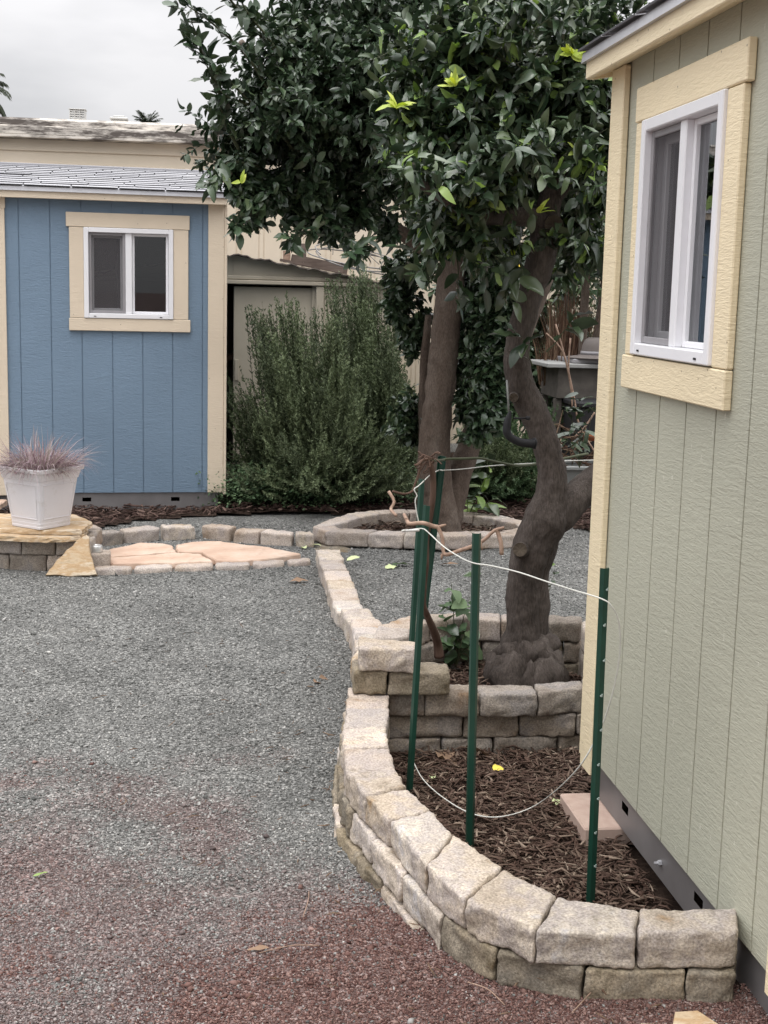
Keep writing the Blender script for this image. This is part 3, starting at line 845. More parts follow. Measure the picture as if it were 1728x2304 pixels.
    if x0 == 0: gx0, gx1 = x0 - 0.068, x1 + 0.068
    MB().box(gx0, gx1, oy, oy + 0.02, eave_z, eave_z + 0.07, 0.003).build('fascia', trim, t)
    MB().add([(gx0, oy + .021, eave_z + 0.004), (gx1, oy + .021, eave_z + 0.004), (gx1, -0.001, eave_z + 0.028), (gx0, -0.001, eave_z + 0.028)], [(0, 1, 2, 3)]).build('soffit', trim, t)
    ez = eave_z + 0.072
    ridge_y, ridge_z = dep / 2, ez + (dep / 2 - oy) * 0.185
    for xa in (gx0 - 0.001, gx1 - 0.019):
        MB().add([(xa, oy + .021, eave_z), (xa, oy + .021, ez), (xa, ridge_y, ridge_z - .004), (xa, ridge_y, ridge_z - .076),
                (xa + .02, oy + .021, eave_z), (xa + .02, oy + .021, ez), (xa + .02, ridge_y, ridge_z - .004), (xa + .02, ridge_y, ridge_z - .076)],
               [(0, 1, 2, 3), (7, 6, 5, 4), (0, 4, 5, 1), (1, 5, 6, 2), (2, 6, 7, 3), (3, 7, 4, 0)]).build('rake_board', trim, t)
    MB().add([(gx0 - .008, oy - .014, ez - 0.026), (gx1 + .008, oy - .014, ez - 0.026), (gx1 + .008, oy - .009, ez + 0.004), (gx0 - .008, oy - .009, ez + 0.004),
              (gx0 - .008, oy + .02, ez + .012), (gx1 + .008, oy + .02, ez + .012), (gx0 - .008, oy - .001, ez - .026), (gx1 + .008, oy - .001, ez - .026), (gx0 - .008, oy - .001, ez + .001)],
             [(0, 1, 2, 3), (3, 2, 5, 4), (6, 7, 1, 0), (0, 3, 8, 6)]).build('drip_edge', M['drip'], t)
    rf, butts = MB(), set()
    rx0, rx1 = gx0 - 0.015, gx1 + 0.015
    sl1 = 0.26
    for side in (0, 1):
        # deck
        ya, yb = (oy - 0.012, ridge_y) if side == 0 else (dep - oy + 0.012, ridge_y)
        za, zb = ez + 0.002, ridge_z + 0.001
        rf.add([(rx0, ya, za), (rx1, ya, za), (rx1, yb, zb), (rx0, yb, zb)], [(0, 1, 2, 3)])
        L_ = math.hypot(yb - ya, zb - za)
        uy, uz = (yb - ya) / L_, (zb - za) / L_
        ex = 0.118
        n = int(L_ / ex) + 1
        R_ = random.Random(3 + side)
        for k in range(n):
            a0, a1 = k * ex - 0.012, min(L_, (k + 1) * ex + 0.03)
            x = rx0 - R_.random() * 0.25 - (k % 2) * 0.15
            while x < rx1:
                w_ = 0.305
                xa_, xb_ = max(rx0, x + 0.004), min(rx1, x + w_)
                if xb_ - xa_ > 0.02:
                    lift = 0.013 + R_.random() * 0.002 + (R_.random() > 0.97) * 0.004
                    nz = 0.006
                    P = lambda a, h, xx: (xx, ya + uy * a - uz * h * (1 if side == 0 else -1) * 0, za + uz * a + h)
                    lf2 = lift + (R_.random() - 0.5) * 0.003
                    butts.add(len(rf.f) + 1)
                    rf.add([P(a0, lift, xa_), P(a0, lf2, xb_), P(a1, nz, xb_), P(a1, nz, xa_), P(a0, lift - 0.006, xa_), P(a0, lf2 - 0.006, xb_)], [(0, 1, 2, 3), (4, 5, 1, 0), (0, 3, 4), (1, 5, 2)])
                x += w_ + 0.004
    rf.box(rx0, rx1, ridge_y - 0.07, ridge_y + 0.07, ridge_z - 0.004, ridge_z + 0.016, 0.004)
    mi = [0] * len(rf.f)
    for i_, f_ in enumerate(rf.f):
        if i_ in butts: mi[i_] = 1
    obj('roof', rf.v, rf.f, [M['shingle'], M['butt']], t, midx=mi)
    return t

BLUE_P = Vector((0.0861, 9.521, 0.0))
BLUE_A = 0.0656
blue = make_shed('garden_shed', 'blue shed with cream window boards and a grey shingle roof behind the white pot', BLUE_P, BLUE_A, -3.05, 0.0, 2.4, M['blue'], M['trim_blue'],
    (-0.942, -0.345, 1.337, 1.940), [-0.1454 - 0.2032 * k for k in range(-1, 15)], 2.114, 0.135, 0.008,
    [(-0.108, 0.0, 0.135, 2.14), (-1.56, -1.452, 0.12, 2.045), (-3.05, -2.95, 0.135, 2.14)], (-1.056, -0.235, 1.940, 2.037), (-1.043, -0.229, 1.251, 1.337),
    [(-1.037, -0.9425), (-0.3445, -0.243)], (-2.42, -1.565), [-0.331, -0.94, -1.55, -2.16, -2.77])
MB().box(-2.53, -1.447, -0.0225, -0.001, 2.0455, 2.13, 0.003).build('door_header', M['trim_blue'], blue)
# a pale curtain hanging behind the blue shed's left pane
cv, cf = [], []
for i in range(25):
    u = i / 24
    x_ = -0.74 + 0.12 * u
    y_ = 0.30 + 0.03 * math.sin(u * 17)
    for zz, dx in ((1.30, 0.03), (1.66, 0.0), (1.90, 0.05)):
        cv.append((x_ + dx, y_, zz))
for i in range(24):
    for j in range(2):
        a = i * 3 + j
        cf.append((a, a + 3, a + 4, a + 1))
obj('curtain', cv, cf, M['curtain'], blue, smooth=True)

GREEN_X, GREEN_Y = 1.1815, 3.977
green = make_shed('garden_shed', 'pale green shed with yellow cream boards, close on the right side', (GREEN_X, GREEN_Y, 0), -math.pi / 2, 0.0, 3.6, 2.4, M['green'], M['trim_green'],
    (0.319, 0.917, 1.403, 2.030), [0.106 + 0.2032 * k for k in range(0, 20)], 2.190, 0.143, 0.028,
    [(0.0, 0.108, 0.10, 2.21), (1.452, 1.55, 0.118, 2.03), (3.49, 3.6, 0.13, 2.21)], (0.237, 1.030, 2.030, 2.125), (0.226, 1.012, 1.306, 1.400),
    [(0.243, 0.3185), (0.9175, 1.012)], (1.555, 2.40), [0.373, 0.975, 1.58, 2.2, 2.8], bolts=[(0.70, 0.075)])
MB().box(1.447, 2.53, -0.0225, -0.001, 2.0305, 2.12, 0.003).build('door_header', M['trim_green'], green)

# ------------------------------------------------------------------ stone blocks
def block_mesh(poly, z0, z1, seed, res=(14, 8, 7), rough_front=0.0065, rough=0.005, rad=0.0085, tilt=0.0):
    """tumbled concrete block on a four-cornered plan: poly = front-left, front-right, back-right, back-left"""
    nx, ny, nz = res
    key, V, Fc = {}, [], []
    R_ = random.Random(seed)
    off = Vector((R_.random() * 50, R_.random() * 50, R_.random() * 50))
    P = [Vector((p[0], p[1])) for p in poly]
    ln = ((P[1] - P[0]).length + (P[2] - P[3]).length) / 2
    dp = ((P[3] - P[0]).length + (P[2] - P[1]).length) / 2
    h = z1 - z0
    half = Vector((ln / 2, dp / 2, h / 2))
    fn = (P[0] + P[1] - P[2] - P[3]).normalized()
    tl = (R_.random() - 0.5) * tilt
    def vert(i, j, k):
        if (i, j, k) in key: return key[(i, j, k)]
        c = Vector(((i / nx - .5) * ln, (j / ny - .5) * dp, (k / nz - .5) * h))
        # ease samples towards the edges, then round
        for a in range(3):
            t = c[a] / half[a]
            c[a] = half[a] * (math.copysign(abs(t) ** 0.8, t) if abs(t) > 1e-6 else 0)
        rr = rad * (0.7 + 1.6 * max(0.0, noise.noise(c * 11 + off) + 0.15))
        rr = min(rr, min(half) * 0.9)
        inn = Vector([max(-(half[a] - rr), min(half[a] - rr, c[a])) for a in range(3)])
        d = c - inn
        if d.length > 1e-7:
            c = inn + d.normalized() * min(rr, d.length * 1.0 if d.length < rr else rr)
        u, v_ = c.x / ln + .5, c.y / dp + .5
        xy = (P[0] * (1 - u) + P[1] * u) * (1 - v_) + (P[3] * (1 - u) + P[2] * u) * v_
        w = Vector((xy.x, xy.y, z0 + c.z + h / 2 + tl * c.x))
        n3 = Vector((0, 0, 0))
        q = c + off
        amt = noise.fractal(q * 26, 1.0, 2.0, 4) * rough
        dirn = Vector((c.x / half.x ** 1, c.y / half.y, c.z / half.z))
        m_ = max(abs(dirn.x), abs(dirn.y), abs(dirn.z))
        w.z += amt * (c.z / half.z)
        side = (P[1] - P[0]).normalized()
        w.x += amt * side.x * c.x / half.x - fn.x * amt * c.y / half.y
        w.y += amt * side.y * c.x / half.x - fn.y * amt * c.y / half.y
        if j == 0:
            fz = noise.fractal(Vector((c.x * 14, 0, c.z * 22)) + off, 0.8, 2.0, 4) * rough_front
            w.x += fn.x * fz; w.y += fn.y * fz
        key[(i, j, k)] = len(V)
        V.append(w)
        return key[(i, j, k)]
    for i in range(nx):
        for j in range(ny):
            Fc.append((vert(i, j, 0), vert(i, j + 1, 0), vert(i + 1, j + 1, 0), vert(i + 1, j, 0)))
            Fc.append((vert(i, j, nz), vert(i + 1, j, nz), vert(i + 1, j + 1, nz), vert(i, j + 1, nz)))
    for i in range(nx):
        for k in range(nz):
            Fc.append((vert(i, 0, k), vert(i + 1, 0, k), vert(i + 1, 0, k + 1), vert(i, 0, k + 1)))
            Fc.append((vert(i, ny, k), vert(i, ny, k + 1), vert(i + 1, ny, k + 1), vert(i + 1, ny, k)))
    for j in range(ny):
        for k in range(nz):
            Fc.append((vert(0, j, k), vert(0, j, k + 1), vert(0, j + 1, k + 1), vert(0, j + 1, k)))
            Fc.append((vert(nx, j, k), vert(nx, j + 1, k), vert(nx, j + 1, k + 1), vert(nx, j, k + 1)))
    return V, Fc

_bseed = [100]
def block(poly, z0, z1, m, label, group, name='wall_block', **kw):
    _bseed[0] += 1
    # plan must turn counter-clockwise so that faces point outwards
    a = sum(poly[i][0] * poly[(i + 1) % 4][1] - poly[(i + 1) % 4][0] * poly[i][1] for i in range(4))
    if a < 0: poly = [poly[1], poly[0], poly[3], poly[2]]
    V, Fc = block_mesh(poly, z0, z1, _bseed[0], **kw)
    c = Vector((sum(p[0] for p in poly) / 4, sum(p[1] for p in poly) / 4, z0))
    o = obj(name, V, Fc, m, smooth=True, loc=c)
    return tag(o, label, 'stone block', group)

ORD = ['first', 'second', 'third', 'fourth', 'fifth', 'sixth', 'seventh', 'eighth', 'ninth', 'tenth', 'eleventh', 'twelfth', 'thirteenth', 'fourteenth', 'fifteenth']
def lerp(a, b, t): return a + (b - a) * t
def p2(v): return Vector((v.x, v.y))

def course(joints, z0, z1, m, fmt, group, gap=0.004, setout=0.0, depth=None, skip=(), **kw):
    """blocks between successive joints; each joint is (outer, inner)"""
    k = 0
    for i in range(len(joints) - 1):
        if i in skip: continue
        (o0, i0), (o1, i1) = joints[i], joints[i + 1]
        o0, i0, o1, i1 = p2(o0), p2(i0), p2(o1), p2(i1)
        e = (o1 - o0).normalized() * gap / 2
        n_ = ((o0 + o1) - (i0 + i1)).normalized()
        jit = n_ * (random.random() - 0.5) * 0.008
        if depth:
            i0 = o0 + (i0 - o0).normalized() * depth; i1 = o1 + (i1 - o1).normalized() * depth
        poly = [o0 + e + n_ * setout + jit, o1 - e + n_ * setout + jit, i1 - e + jit, i0 + e + jit]
        mm = m[k % len(m)] if isinstance(m, (list, tuple)) else m
        dz_ = (random.random() - 0.5) * 0.004
        block([(p.x, p.y) for p in poly], z0 + 0.0015, z1 + dz_ - 0.0005, mm, fmt % ORD[k], group, **kw)
        k += 1

# extend the surveyed top corners outwards a little: the eye sees the start of the rounding
JT = []
for a, b in JW:
    n_ = (p2(a) - p2(b)).normalized()
    JT.append((p2(a) + n_ * 0.012, p2(b) - n_ * 0.012))
FR = dict(res=(28, 15, 12))
T_, P_, G_ = M['stone_tan'], M['stone_pink'], M['stone_grey']
course(JT, WALL_TOP - CH, WALL_TOP, [T_, T_, T_, T_, T_, T_, T_, P_, T_, P_, P_],
       '%s tan block from the green shed in the top course of the curved front wall', 'blocks of the curved front wall', **FR)
def mids(J, ends=True):
    r = []
    if ends: r.append(J[0])
    for i in range(len(J) - 1):
        r.append(((J[i][0] + J[i + 1][0]) / 2, (J[i][1] + J[i + 1][1]) / 2))
    if ends: r.append(J[-1])
    return r
J2 = mids(JT)
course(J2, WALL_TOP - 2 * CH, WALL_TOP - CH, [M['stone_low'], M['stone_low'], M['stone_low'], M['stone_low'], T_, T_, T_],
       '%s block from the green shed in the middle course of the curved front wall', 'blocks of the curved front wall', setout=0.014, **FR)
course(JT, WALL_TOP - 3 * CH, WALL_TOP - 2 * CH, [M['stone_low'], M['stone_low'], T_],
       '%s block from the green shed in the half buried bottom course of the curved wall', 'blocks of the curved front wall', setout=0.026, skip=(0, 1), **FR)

# ---- ring of the near tree
def arc_pts(c, r, a0, a1, n, ry=None):
    return [Vector((c[0] + r * math.cos(math.radians(a0 + (a1 - a0) * k / n)), c[1] + (ry or r) * math.sin(math.radians(a0 + (a1 - a0) * k / n)))) for k in range(n + 1)]
def px_joint(pts, z, depth, inward):
    """front-edge points of a run seen in the photo, pushed back to a given depth towards a centre"""
    r = []
    for p in pts:
        q = p2(az(*p, z))
        d = (Vector(inward) - q).normalized()
        r.append((q, q + d * depth))
    return r
def Z6(x, y): return (700 + x * .3797, 1360 + y * .3797)
R1 = [az(*Z6(x, y), .2) for x, y in ((455, 530), (677, 527), (1000, 533), (1350, 533), (1625, 505))]
R1 = [(p2(p), p2(p) + Vector((0.01 * (i - 2), 0.12))) for i, p in enumerate(R1)]
R1.append((Vector((1.47, 4.56)), Vector((1.37, 4.66))))
GK = dict(rough_front=0.010, res=(16, 8, 8))
course(R1, .115, .2, [G_, G_, G_, G_, G_], '%s grey block from the left in the top full course before the near tree', 'blocks of the near tree ring', **GK)
R2 = [(Vector((0.60, 4.455)), Vector((0.62, 4.57)))] + [(Vector((x, 4.452 - 0.01 * k)), Vector((x + 0.01, 4.57))) for k, x in enumerate((0.875, 1.072, 1.275))] + [(Vector((1.44, 4.53)), Vector((1.36, 4.63)))]
course(R2, .03, .115, G_, '%s grey block from the left in the course under the near ring top', 'blocks of the near tree ring', setout=0.004, **GK)
R3 = [(Vector((x, 4.447)), Vector((x, 4.56))) for x in (0.60, 0.80, 0.985, 1.215)] + [(Vector((1.43, 4.49)), Vector((1.40, 4.6)))]
course(R3, -.055, .03, G_, '%s grey block from the left in the lowest course of the near ring', 'blocks of the near tree ring', setout=0.008, **GK)
# two upper blocks on the left, and the cap block over them
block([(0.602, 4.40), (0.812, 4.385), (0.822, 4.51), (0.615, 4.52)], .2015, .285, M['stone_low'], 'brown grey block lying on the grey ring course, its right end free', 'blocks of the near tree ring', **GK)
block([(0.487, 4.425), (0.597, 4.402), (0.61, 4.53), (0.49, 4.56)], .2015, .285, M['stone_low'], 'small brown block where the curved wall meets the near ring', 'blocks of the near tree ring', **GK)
block([(0.497, 4.40), (0.692, 4.368), (0.715, 4.465), (0.515, 4.56)], .2865, .37, T_, 'pale tan cap block, highest of the stack where the wall meets the near ring', 'blocks of the near tree ring', **GK)
# back of the ring
B1 = [((0.60, 4.86), (0.735, 4.86)), ((0.645, 5.045), (0.765, 4.975)), ((0.80, 5.215), (0.865, 5.115)), ((1.012, 5.262), (1.0, 5.13)), ((1.165, 5.235), (1.14, 5.10)), ((1.352, 5.205), (1.32, 5.085)), ((1.50, 5.19), (1.46, 5.075))]
B1 = [(Vector(a), Vector(b)) for a, b in B1]
course(B1, .20, .285, [P_, P_, T_, P_, P_, G_], '%s block from the left along the back of the near tree ring', 'blocks of the near tree ring', res=(12, 8, 7), rough_front=.006)
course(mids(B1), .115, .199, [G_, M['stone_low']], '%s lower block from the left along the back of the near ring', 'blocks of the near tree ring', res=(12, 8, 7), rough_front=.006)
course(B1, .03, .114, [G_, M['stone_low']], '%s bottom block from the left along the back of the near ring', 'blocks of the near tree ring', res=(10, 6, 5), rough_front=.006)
block([(0.488, 4.575), (0.62, 4.60), (0.67, 4.72), (0.53, 4.70)], .2015, .285, T_, 'sloping tan block behind the cap block on the left of the near ring', 'blocks of the near tree ring', res=(12, 8, 7))
block([(0.52, 4.72), (0.68, 4.73), (0.70, 4.84), (0.54, 4.85)], .2015, .283, T_, 'second tan block behind the cap block on the left of the near ring', 'blocks of the near tree ring', res=(12, 8, 7))
for zz, nm_ in ((.03, 'bottom'), (.115, 'lower')):
    block([(0.50, 4.585), (0.63, 4.59), (0.70, 4.85), (0.565, 4.85)], zz, zz + .0845, G_, '%s long block on the left side of the near tree ring' % nm_, 'blocks of the near tree ring', res=(12, 8, 7))
RS = [(Vector((1.55, 5.10)), Vector((1.45, 5.04))), (Vector((1.56, 4.93)), Vector((1.425, 4.93))), (Vector((1.54, 4.72)), Vector((1.43, 4.76)))]
course(RS, .20, .30, [T_, T_], '%s block from the back on the right side of the near tree ring', 'blocks of the near tree ring', res=(12, 8, 7))
course(RS, .06, .199, [G_, G_], '%s lower block from the back on the right of the near ring', 'blocks of the near tree ring', res=(12, 8, 7))

# ---- single file edging between the rings
EP = [(0.60, 7.62), (0.603, 7.36), (0.603, 7.06), (0.598, 6.80), (0.592, 6.575), (0.588, 6.34), (0.592, 6.10), (0.605, 5.83), (0.60, 5.56), (0.585, 5.30), (0.562, 5.04), (0.545, 4.86)]
for i in range(len(EP) - 1):
    a, b_ = Vector(EP[i]), Vector(EP[i + 1])
    d_ = (b_ - a).normalized()
    n_ = Vector((-d_.y, d_.x))            # to the right of the run when coming towards the camera
    if n_.x < 0: n_ = -n_
    jx = (random.random() - .5) * 0.02
    w0 = 0.135
    top = 0.085 if i < 6 else (0.10, 0.12, 0.155, 0.19, 0.235)[i - 6]
    poly = [a + d_ * 0.004 + n_ * jx, b_ - d_ * 0.004 + n_ * jx, b_ - d_ * 0.004 + n_ * (w0 + jx), a + d_ * 0.004 + n_ * (w0 + jx)]
    block([(p.x, p.y) for p in poly], -0.01 if i < 8 else top - 0.10, top, [T_, P_, P_, T_, P_, T_][i % 6], '%s block from the far ring in the single file edging across the gravel' % ORD[i], 'blocks of the gravel edging', name='edging_block', res=(12, 8, 7), tilt=0.1)
    if i >= 8:
        block([(p.x, p.y) for p in poly], -0.01, top - 0.102, G_, '%s half hidden lower block under the rising end of the gravel edging' % ORD[i - 8], 'blocks of the gravel edging', name='edging_block', res=(12, 8, 7))

# ---- ring of the far tree
def ring(c, rx, ry, angs, depth, z0, z1, mats_, fmt, group, **kw):
    J = []
    for a in angs:
        t = math.radians(a)
        o_ = Vector((c[0] + rx * math.cos(t), c[1] + ry * math.sin(t)))
        n_ = Vector((math.cos(t) / rx, math.sin(t) / ry)).normalized()
        J.append((o_, o_ - n_ * depth))
    course(J, z0, z1, mats_, fmt, group, **kw)
front2 = [(0.632, 8.36), (0.70, 8.20), (0.96, 8.125), (1.175, 8.075), (1.42, 8.045), (1.66, 8.07), (1.90, 8.10), (2.09, 8.26)]
back2 = [(2.09, 8.26), (2.12, 8.50), (2.00, 8.74), (1.83, 8.92), (1.58, 9.03), (1.33, 9.06), (1.09, 9.01), (0.90, 8.86), (0.74, 8.60), (0.632, 8.36)]
c2 = Vector(RING2_C)
def ringj(pts, depth):
    r = []
    for p in pts:
        q = Vector(p); d_ = (c2 - q); d_ = Vector((d_.x * 0.6, d_.y)).normalized()
        r.append((q, q + d_ * depth))
    return r
course(ringj(front2, .15), -0.0, .092, [P_, P_, P_, T_, P_, P_, P_], '%s block from the left along the front of the far tree ring', 'blocks of the far tree ring', res=(12, 8, 7))
course(ringj(back2, .15), -0.0, .092, [P_, P_, T_, P_], '%s block from the right around the back of the far tree ring', 'blocks of the far tree ring', res=(12, 8, 7))
block([(0.605, 8.36), (0.64, 8.06), (0.84, 7.99), (0.86, 8.14)], -0.055, -0.002, M['stone_low'], 'low block half sunk in gravel under the left corner of the far ring', 'blocks of the far tree ring', res=(12, 8, 7))

# ---- oval of blocks round the pink flagstones
OV = [((-0.645, 8.17), (-0.515, 8.25)), ((-0.515, 8.255), (-0.305, 8.375)), ((-0.295, 8.385), (-0.085, 8.44)), ((-0.06, 8.455), (0.125, 8.36)), ((0.135, 8.325), (0.30, 8.225)), ((0.30, 8.225), (0.50, 8.165)), ((0.515, 8.155), (0.64, 8.16))]
for i, (a, b_) in enumerate(OV):
    a, b_ = Vector(a), Vector(b_)
    d_ = (b_ - a).normalized(); n_ = Vector((-d_.y, d_.x))
    if n_.y < 0: n_ = -n_
    block([tuple(a + d_ * .006), tuple(b_ - d_ * .006), tuple(b_ + n_ * .12 - d_ * .015), tuple(a + n_ * .12 + d_ * .015)], -0.025, 0.078, [G_, P_, T_, P_, P_, P_, T_][i], '%s block from the left in the arc behind the pink flagstones' % ORD[i], 'blocks of the flagstone oval', res=(12, 7, 7), tilt=0.12)
OF = [((-0.635, 7.385), (-0.43, 7.385)), ((-0.415, 7.40), (-0.21, 7.435)), ((-0.195, 7.44), (0.015, 7.465)), ((0.03, 7.475), (0.22, 7.485)), ((0.24, 7.50), (0.42, 7.545)), ((0.44, 7.56), (0.575, 7.63))]
for i, (a, b_) in enumerate(OF):
    a, b_ = Vector(a), Vector(b_)
    n_ = Vector((0, 1))
    block([tuple(a), tuple(b_), tuple(b_ + n_ * .10), tuple(a + n_ * .10)], -0.06, 0.024, P_, '%s flush sunken block from the left along the front of the pink flagstones' % ORD[i], 'blocks of the flagstone oval', res=(12, 7, 6), rad=.012)

def slab(name, poly, z0, z1, m, label, cat, group=None, edge=0.012, seed=0, st=0.035, amp=0.004, build=True):
    """flat stone with a broken edge: rim points jittered, top gently uneven"""
    R_ = random.Random(seed)
    pts = []
    n = len(poly)
    for i in range(n):
        a, b_ = Vector(poly[i]), Vector(poly[(i + 1) % n])
        k = max(1, int((b_ - a).length / st))
        for j in range(k):
            p = a.lerp(b_, j / k)
            nn = Vector((-(b_ - a).y, (b_ - a).x)).normalized()
            pts.append(p + nn * (R_.random() - .5) * edge)
    bm = bmesh.new()
    c = Vector((sum(p.x for p in pts) / len(pts), sum(p.y for p in pts) / len(pts)))
    rings = []
    for (z, s_) in ((z0, 1.0), (z0 + (z1 - z0) * 0.45, 1.0), (z1 - (z1 - z0) * .15, 0.995), (z1, 0.975), (z1, 0.6), (z1, 0.25)):
        rg = []
        for p in pts:
            q = c + (p - c) * s_
            jj = noise.noise(Vector((q.x * 30, q.y * 30, z * 60 + seed))) * edge * 0.5 if s_ > 0.97 else 0
            q2 = q + (q - c).normalized() * jj
            zz = z + (noise.fractal(Vector((q.x * 7, q.y * 7, seed * 3.1)), 1, 2, 4) * amp if z > z0 else 0)
            rg.append(bm.verts.new((q2.x, q2.y, zz)))
        rings.append(rg)
    m_ = len(pts)
    for a, b_ in zip(rings, rings[1:]):
        for i in range(m_):
            bm.faces.new((a[i], a[(i + 1) % m_], b_[(i + 1) % m_], b_[i]))
    bm.faces.new(rings[-1]); bm.faces.new(list(reversed(rings[0])))
    bmesh.ops.recalc_face_normals(bm, faces=bm.faces[:])
    bm.verts.index_update()
    V = [v.co.copy() for v in bm.verts]; Fc = [[v.index for v in f.verts] for f in bm.faces]
    bm.free()
    if not build: return V, Fc
    o = obj(name, V, Fc, m, loc=(c.x, c.y, z0))
    return tag(o, label, cat, group)

slab('flagstone', [(-0.59, 7.92), (-0.41, 8.15), (-0.285, 8.12), (-0.225, 8.05), (-0.20, 7.845), (-0.386, 7.76), (-0.555, 7.70), (-0.60, 7.78)], -0.01, 0.030, M['flag_pink'], 'pink flagstone at the back left of the oval, cracked along its front', 'flagstone', 'pink flagstones in the oval', seed=3)
slab('flagstone', [(-0.21, 8.06), (-0.114, 8.17), (0.058, 8.185), (0.324, 7.99), (0.53, 7.79), (0.274, 7.60), (0.035, 7.575), (-0.05, 7.81), (-0.188, 7.85)], -0.01, 0.032, M['flag_pink'], 'large pink flagstone tapering to a point at the right of the oval', 'flagstone', 'pink flagstones in the oval', seed=4)
slab('flagstone', [(-0.60, 7.69), (-0.55, 7.685), (-0.386, 7.742), (-0.204, 7.832), (-0.062, 7.800), (0.02, 7.56), (-0.207, 7.525), (-0.543, 7.51)], -0.01, 0.029, M['flag_pink'], 'pink flagstone along the front of the oval before the crack', 'flagstone', 'pink flagstones in the oval', seed=5)

# ---- round stone stand of the white pot
PC = Vector((-1.02, 7.80))
def standj(angs, r, depth):
    return [(PC + Vector((math.cos(math.radians(a)), math.sin(math.radians(a)))) * r, PC + Vector((math.cos(math.radians(a)), math.sin(math.radians(a)))) * (r - depth)) for a in angs]
S1 = [(-1.52, 7.65), (-1.30, 7.565), (-1.10, 7.515), (-0.895, 7.465), (-0.735, 7.475)]
S1 = [(Vector(p), Vector(p) + Vector((0.02, 0.13))) for p in S1]
course(S1, -0.02, 0.082, [G_, G_, G_, P_], '%s block from the left in the lower course of the pot stand', 'blocks of the pot stand', res=(12, 8, 7))
block([(-0.735, 7.475), (-0.548, 7.50), (-0.56, 7.63), (-0.72, 7.60)], -0.02, 0.088, P_, 'low pinkish block between the pot stand and the pink flagstones', 'blocks of the pot stand', res=(12, 8, 7))
S2 = [(-1.44, 7.64), (-1.235, 7.545), (-1.03, 7.475), (-0.845, 7.455), (-0.655, 7.475)]
S2 = [(Vector(p), Vector(p) + Vector((0.02, 0.13))) for p in S2]
course(S2, 0.083, 0.168, [G_, P_, G_, M['stone_tan']], '%s block from the left in the upper course of the pot stand', 'blocks of the pot stand', res=(12, 8, 7))
S3 = [(-0.66, 7.62), (-0.62, 7.84), (-0.72, 8.06), (-0.92, 8.18), (-1.14, 8.17), (-1.33, 8.04), (-1.46, 7.82)]
S3 = [(Vector(p), Vector(p) + (PC - Vector(p)).normalized() * .13) for p in S3]
for z_, nm_ in ((-0.02, 'lower'), (0.083, 'upper')):
    course(S3, z_, z_ + (.1 if z_ < 0 else .085), [G_, P_], '%%s block from the right in the %s course round the back of the pot stand' % nm_, 'blocks of the pot stand', res=(10, 6, 5))
slab('flagstone', [(-1.42, 7.52), (-1.12, 7.44), (-0.885, 7.385), (-0.70, 7.44), (-0.69, 7.72), (-0.82, 8.02), (-1.24, 8.02), (-1.42, 7.8)], 0.1705, 0.200, M['flag_gold'], 'lower golden flagstone slab bridging the pot stand', 'flagstone', 'golden flagstones of the pot stand', seed=8, edge=.02)
slab('flagstone', [(-1.40, 7.58), (-1.10, 7.50), (-0.90, 7.45), (-0.70, 7.455), (-0.665, 7.75), (-0.79, 7.99), (-1.22, 8.0), (-1.40, 7.82)], 0.2025, 0.228, M['flag_gold'], 'upper golden flagstone slab right under the white pot', 'flagstone', 'golden flagstones of the pot stand', seed=9, edge=.02)
# the leaning golden triangle
tv, tf = slab('flagstone', [(-0.885, 0), (-0.70, 0.0), (-0.605, 0.005), (-0.645, 0.115), (-0.66, 0.215), (-0.672, 0.23), (-0.72, 0.195), (-0.80, 0.115)], 0, 0.035, M['flag_gold'], '', '', seed=12, edge=0.012, build=False)
tv2 = []
for v_ in tv:
    x_, h_, d_ = v_.x, v_.y, v_.z          # height along the leaning face, thickness outwards
    tv2.append(Vector((x_, 7.325 + h_ * 0.45 - d_ * 0.9 + 0.02, h_ * 0.89 + d_ * 0.42 - 0.01)))
tag(obj('flagstone', tv2, tf, M['flag_gold'], loc=(-0.74, 7.34, 0)), 'golden triangular flagstone leaning against the front of the pot stand', 'flagstone')

# little tin beside the stand
mb = MB()
prof = [(0.0, .034), (.004, .036), (.035, .036), (.039, .033), (.039, .030), (.036, .029)]
def lathe(mb, c, prof, n=20, squash=1.0):
    V, Fc = [], []
    for z_, r_ in prof:
        for k in range(n):
            t = 2 * math.pi * k / n
            V.append((c[0] + r_ * math.cos(t), c[1] + r_ * math.sin(t) * squash, c[2] + z_))
    for i in range(len(prof) - 1):
        for k in range(n):
            Fc.append((i * n + k, i * n + (k + 1) % n, (i + 1) * n + (k + 1) % n, (i + 1) * n + k))
    Fc.append(tuple(reversed(range(n)))); Fc.append(tuple(range((len(prof) - 1) * n, len(prof) * n)))
    return mb.add(V, Fc)
lathe(mb, (-0.632, 7.545, 0.0885), prof)
t = mb.build('tin', M['canmetal'], None, True, loc=(-0.632, 7.545, 0.0885))
tag(t, 'small shiny tin standing on the low block beside the pot stand', 'tin')
# stones by the blue shed's door at the far left
block([(-1.62, 8.98), (-1.40, 9.0), (-1.40, 9.14), (-1.62, 9.12)], 0.0, 0.09, P_, 'pinkish block lying by the blue shed at the far left edge', 'blocks at the shed door', res=(12, 8, 7))
slab('flagstone', [(-1.75, 8.95), (-1.37, 8.97), (-1.35, 9.2), (-1.7, 9.22)], 0.0915, 0.125, M['flag_pink'], 'flat pink slab on a block at the blue shed door', 'flagstone', seed=15)
# pale stone in the very front
slab('flagstone', [(0.84, 2.42), (0.90, 2.505), (0.955, 2.515), (0.985, 2.56), (1.03, 2.565), (1.06, 2.51), (1.10, 2.46), (1.09, 2.36), (0.90, 2.32)], 0.025, 0.062, M['flag_gold'], 'pale golden stone in the red gravel at the bottom right corner', 'flagstone', seed=17, edge=.03, amp=.012)
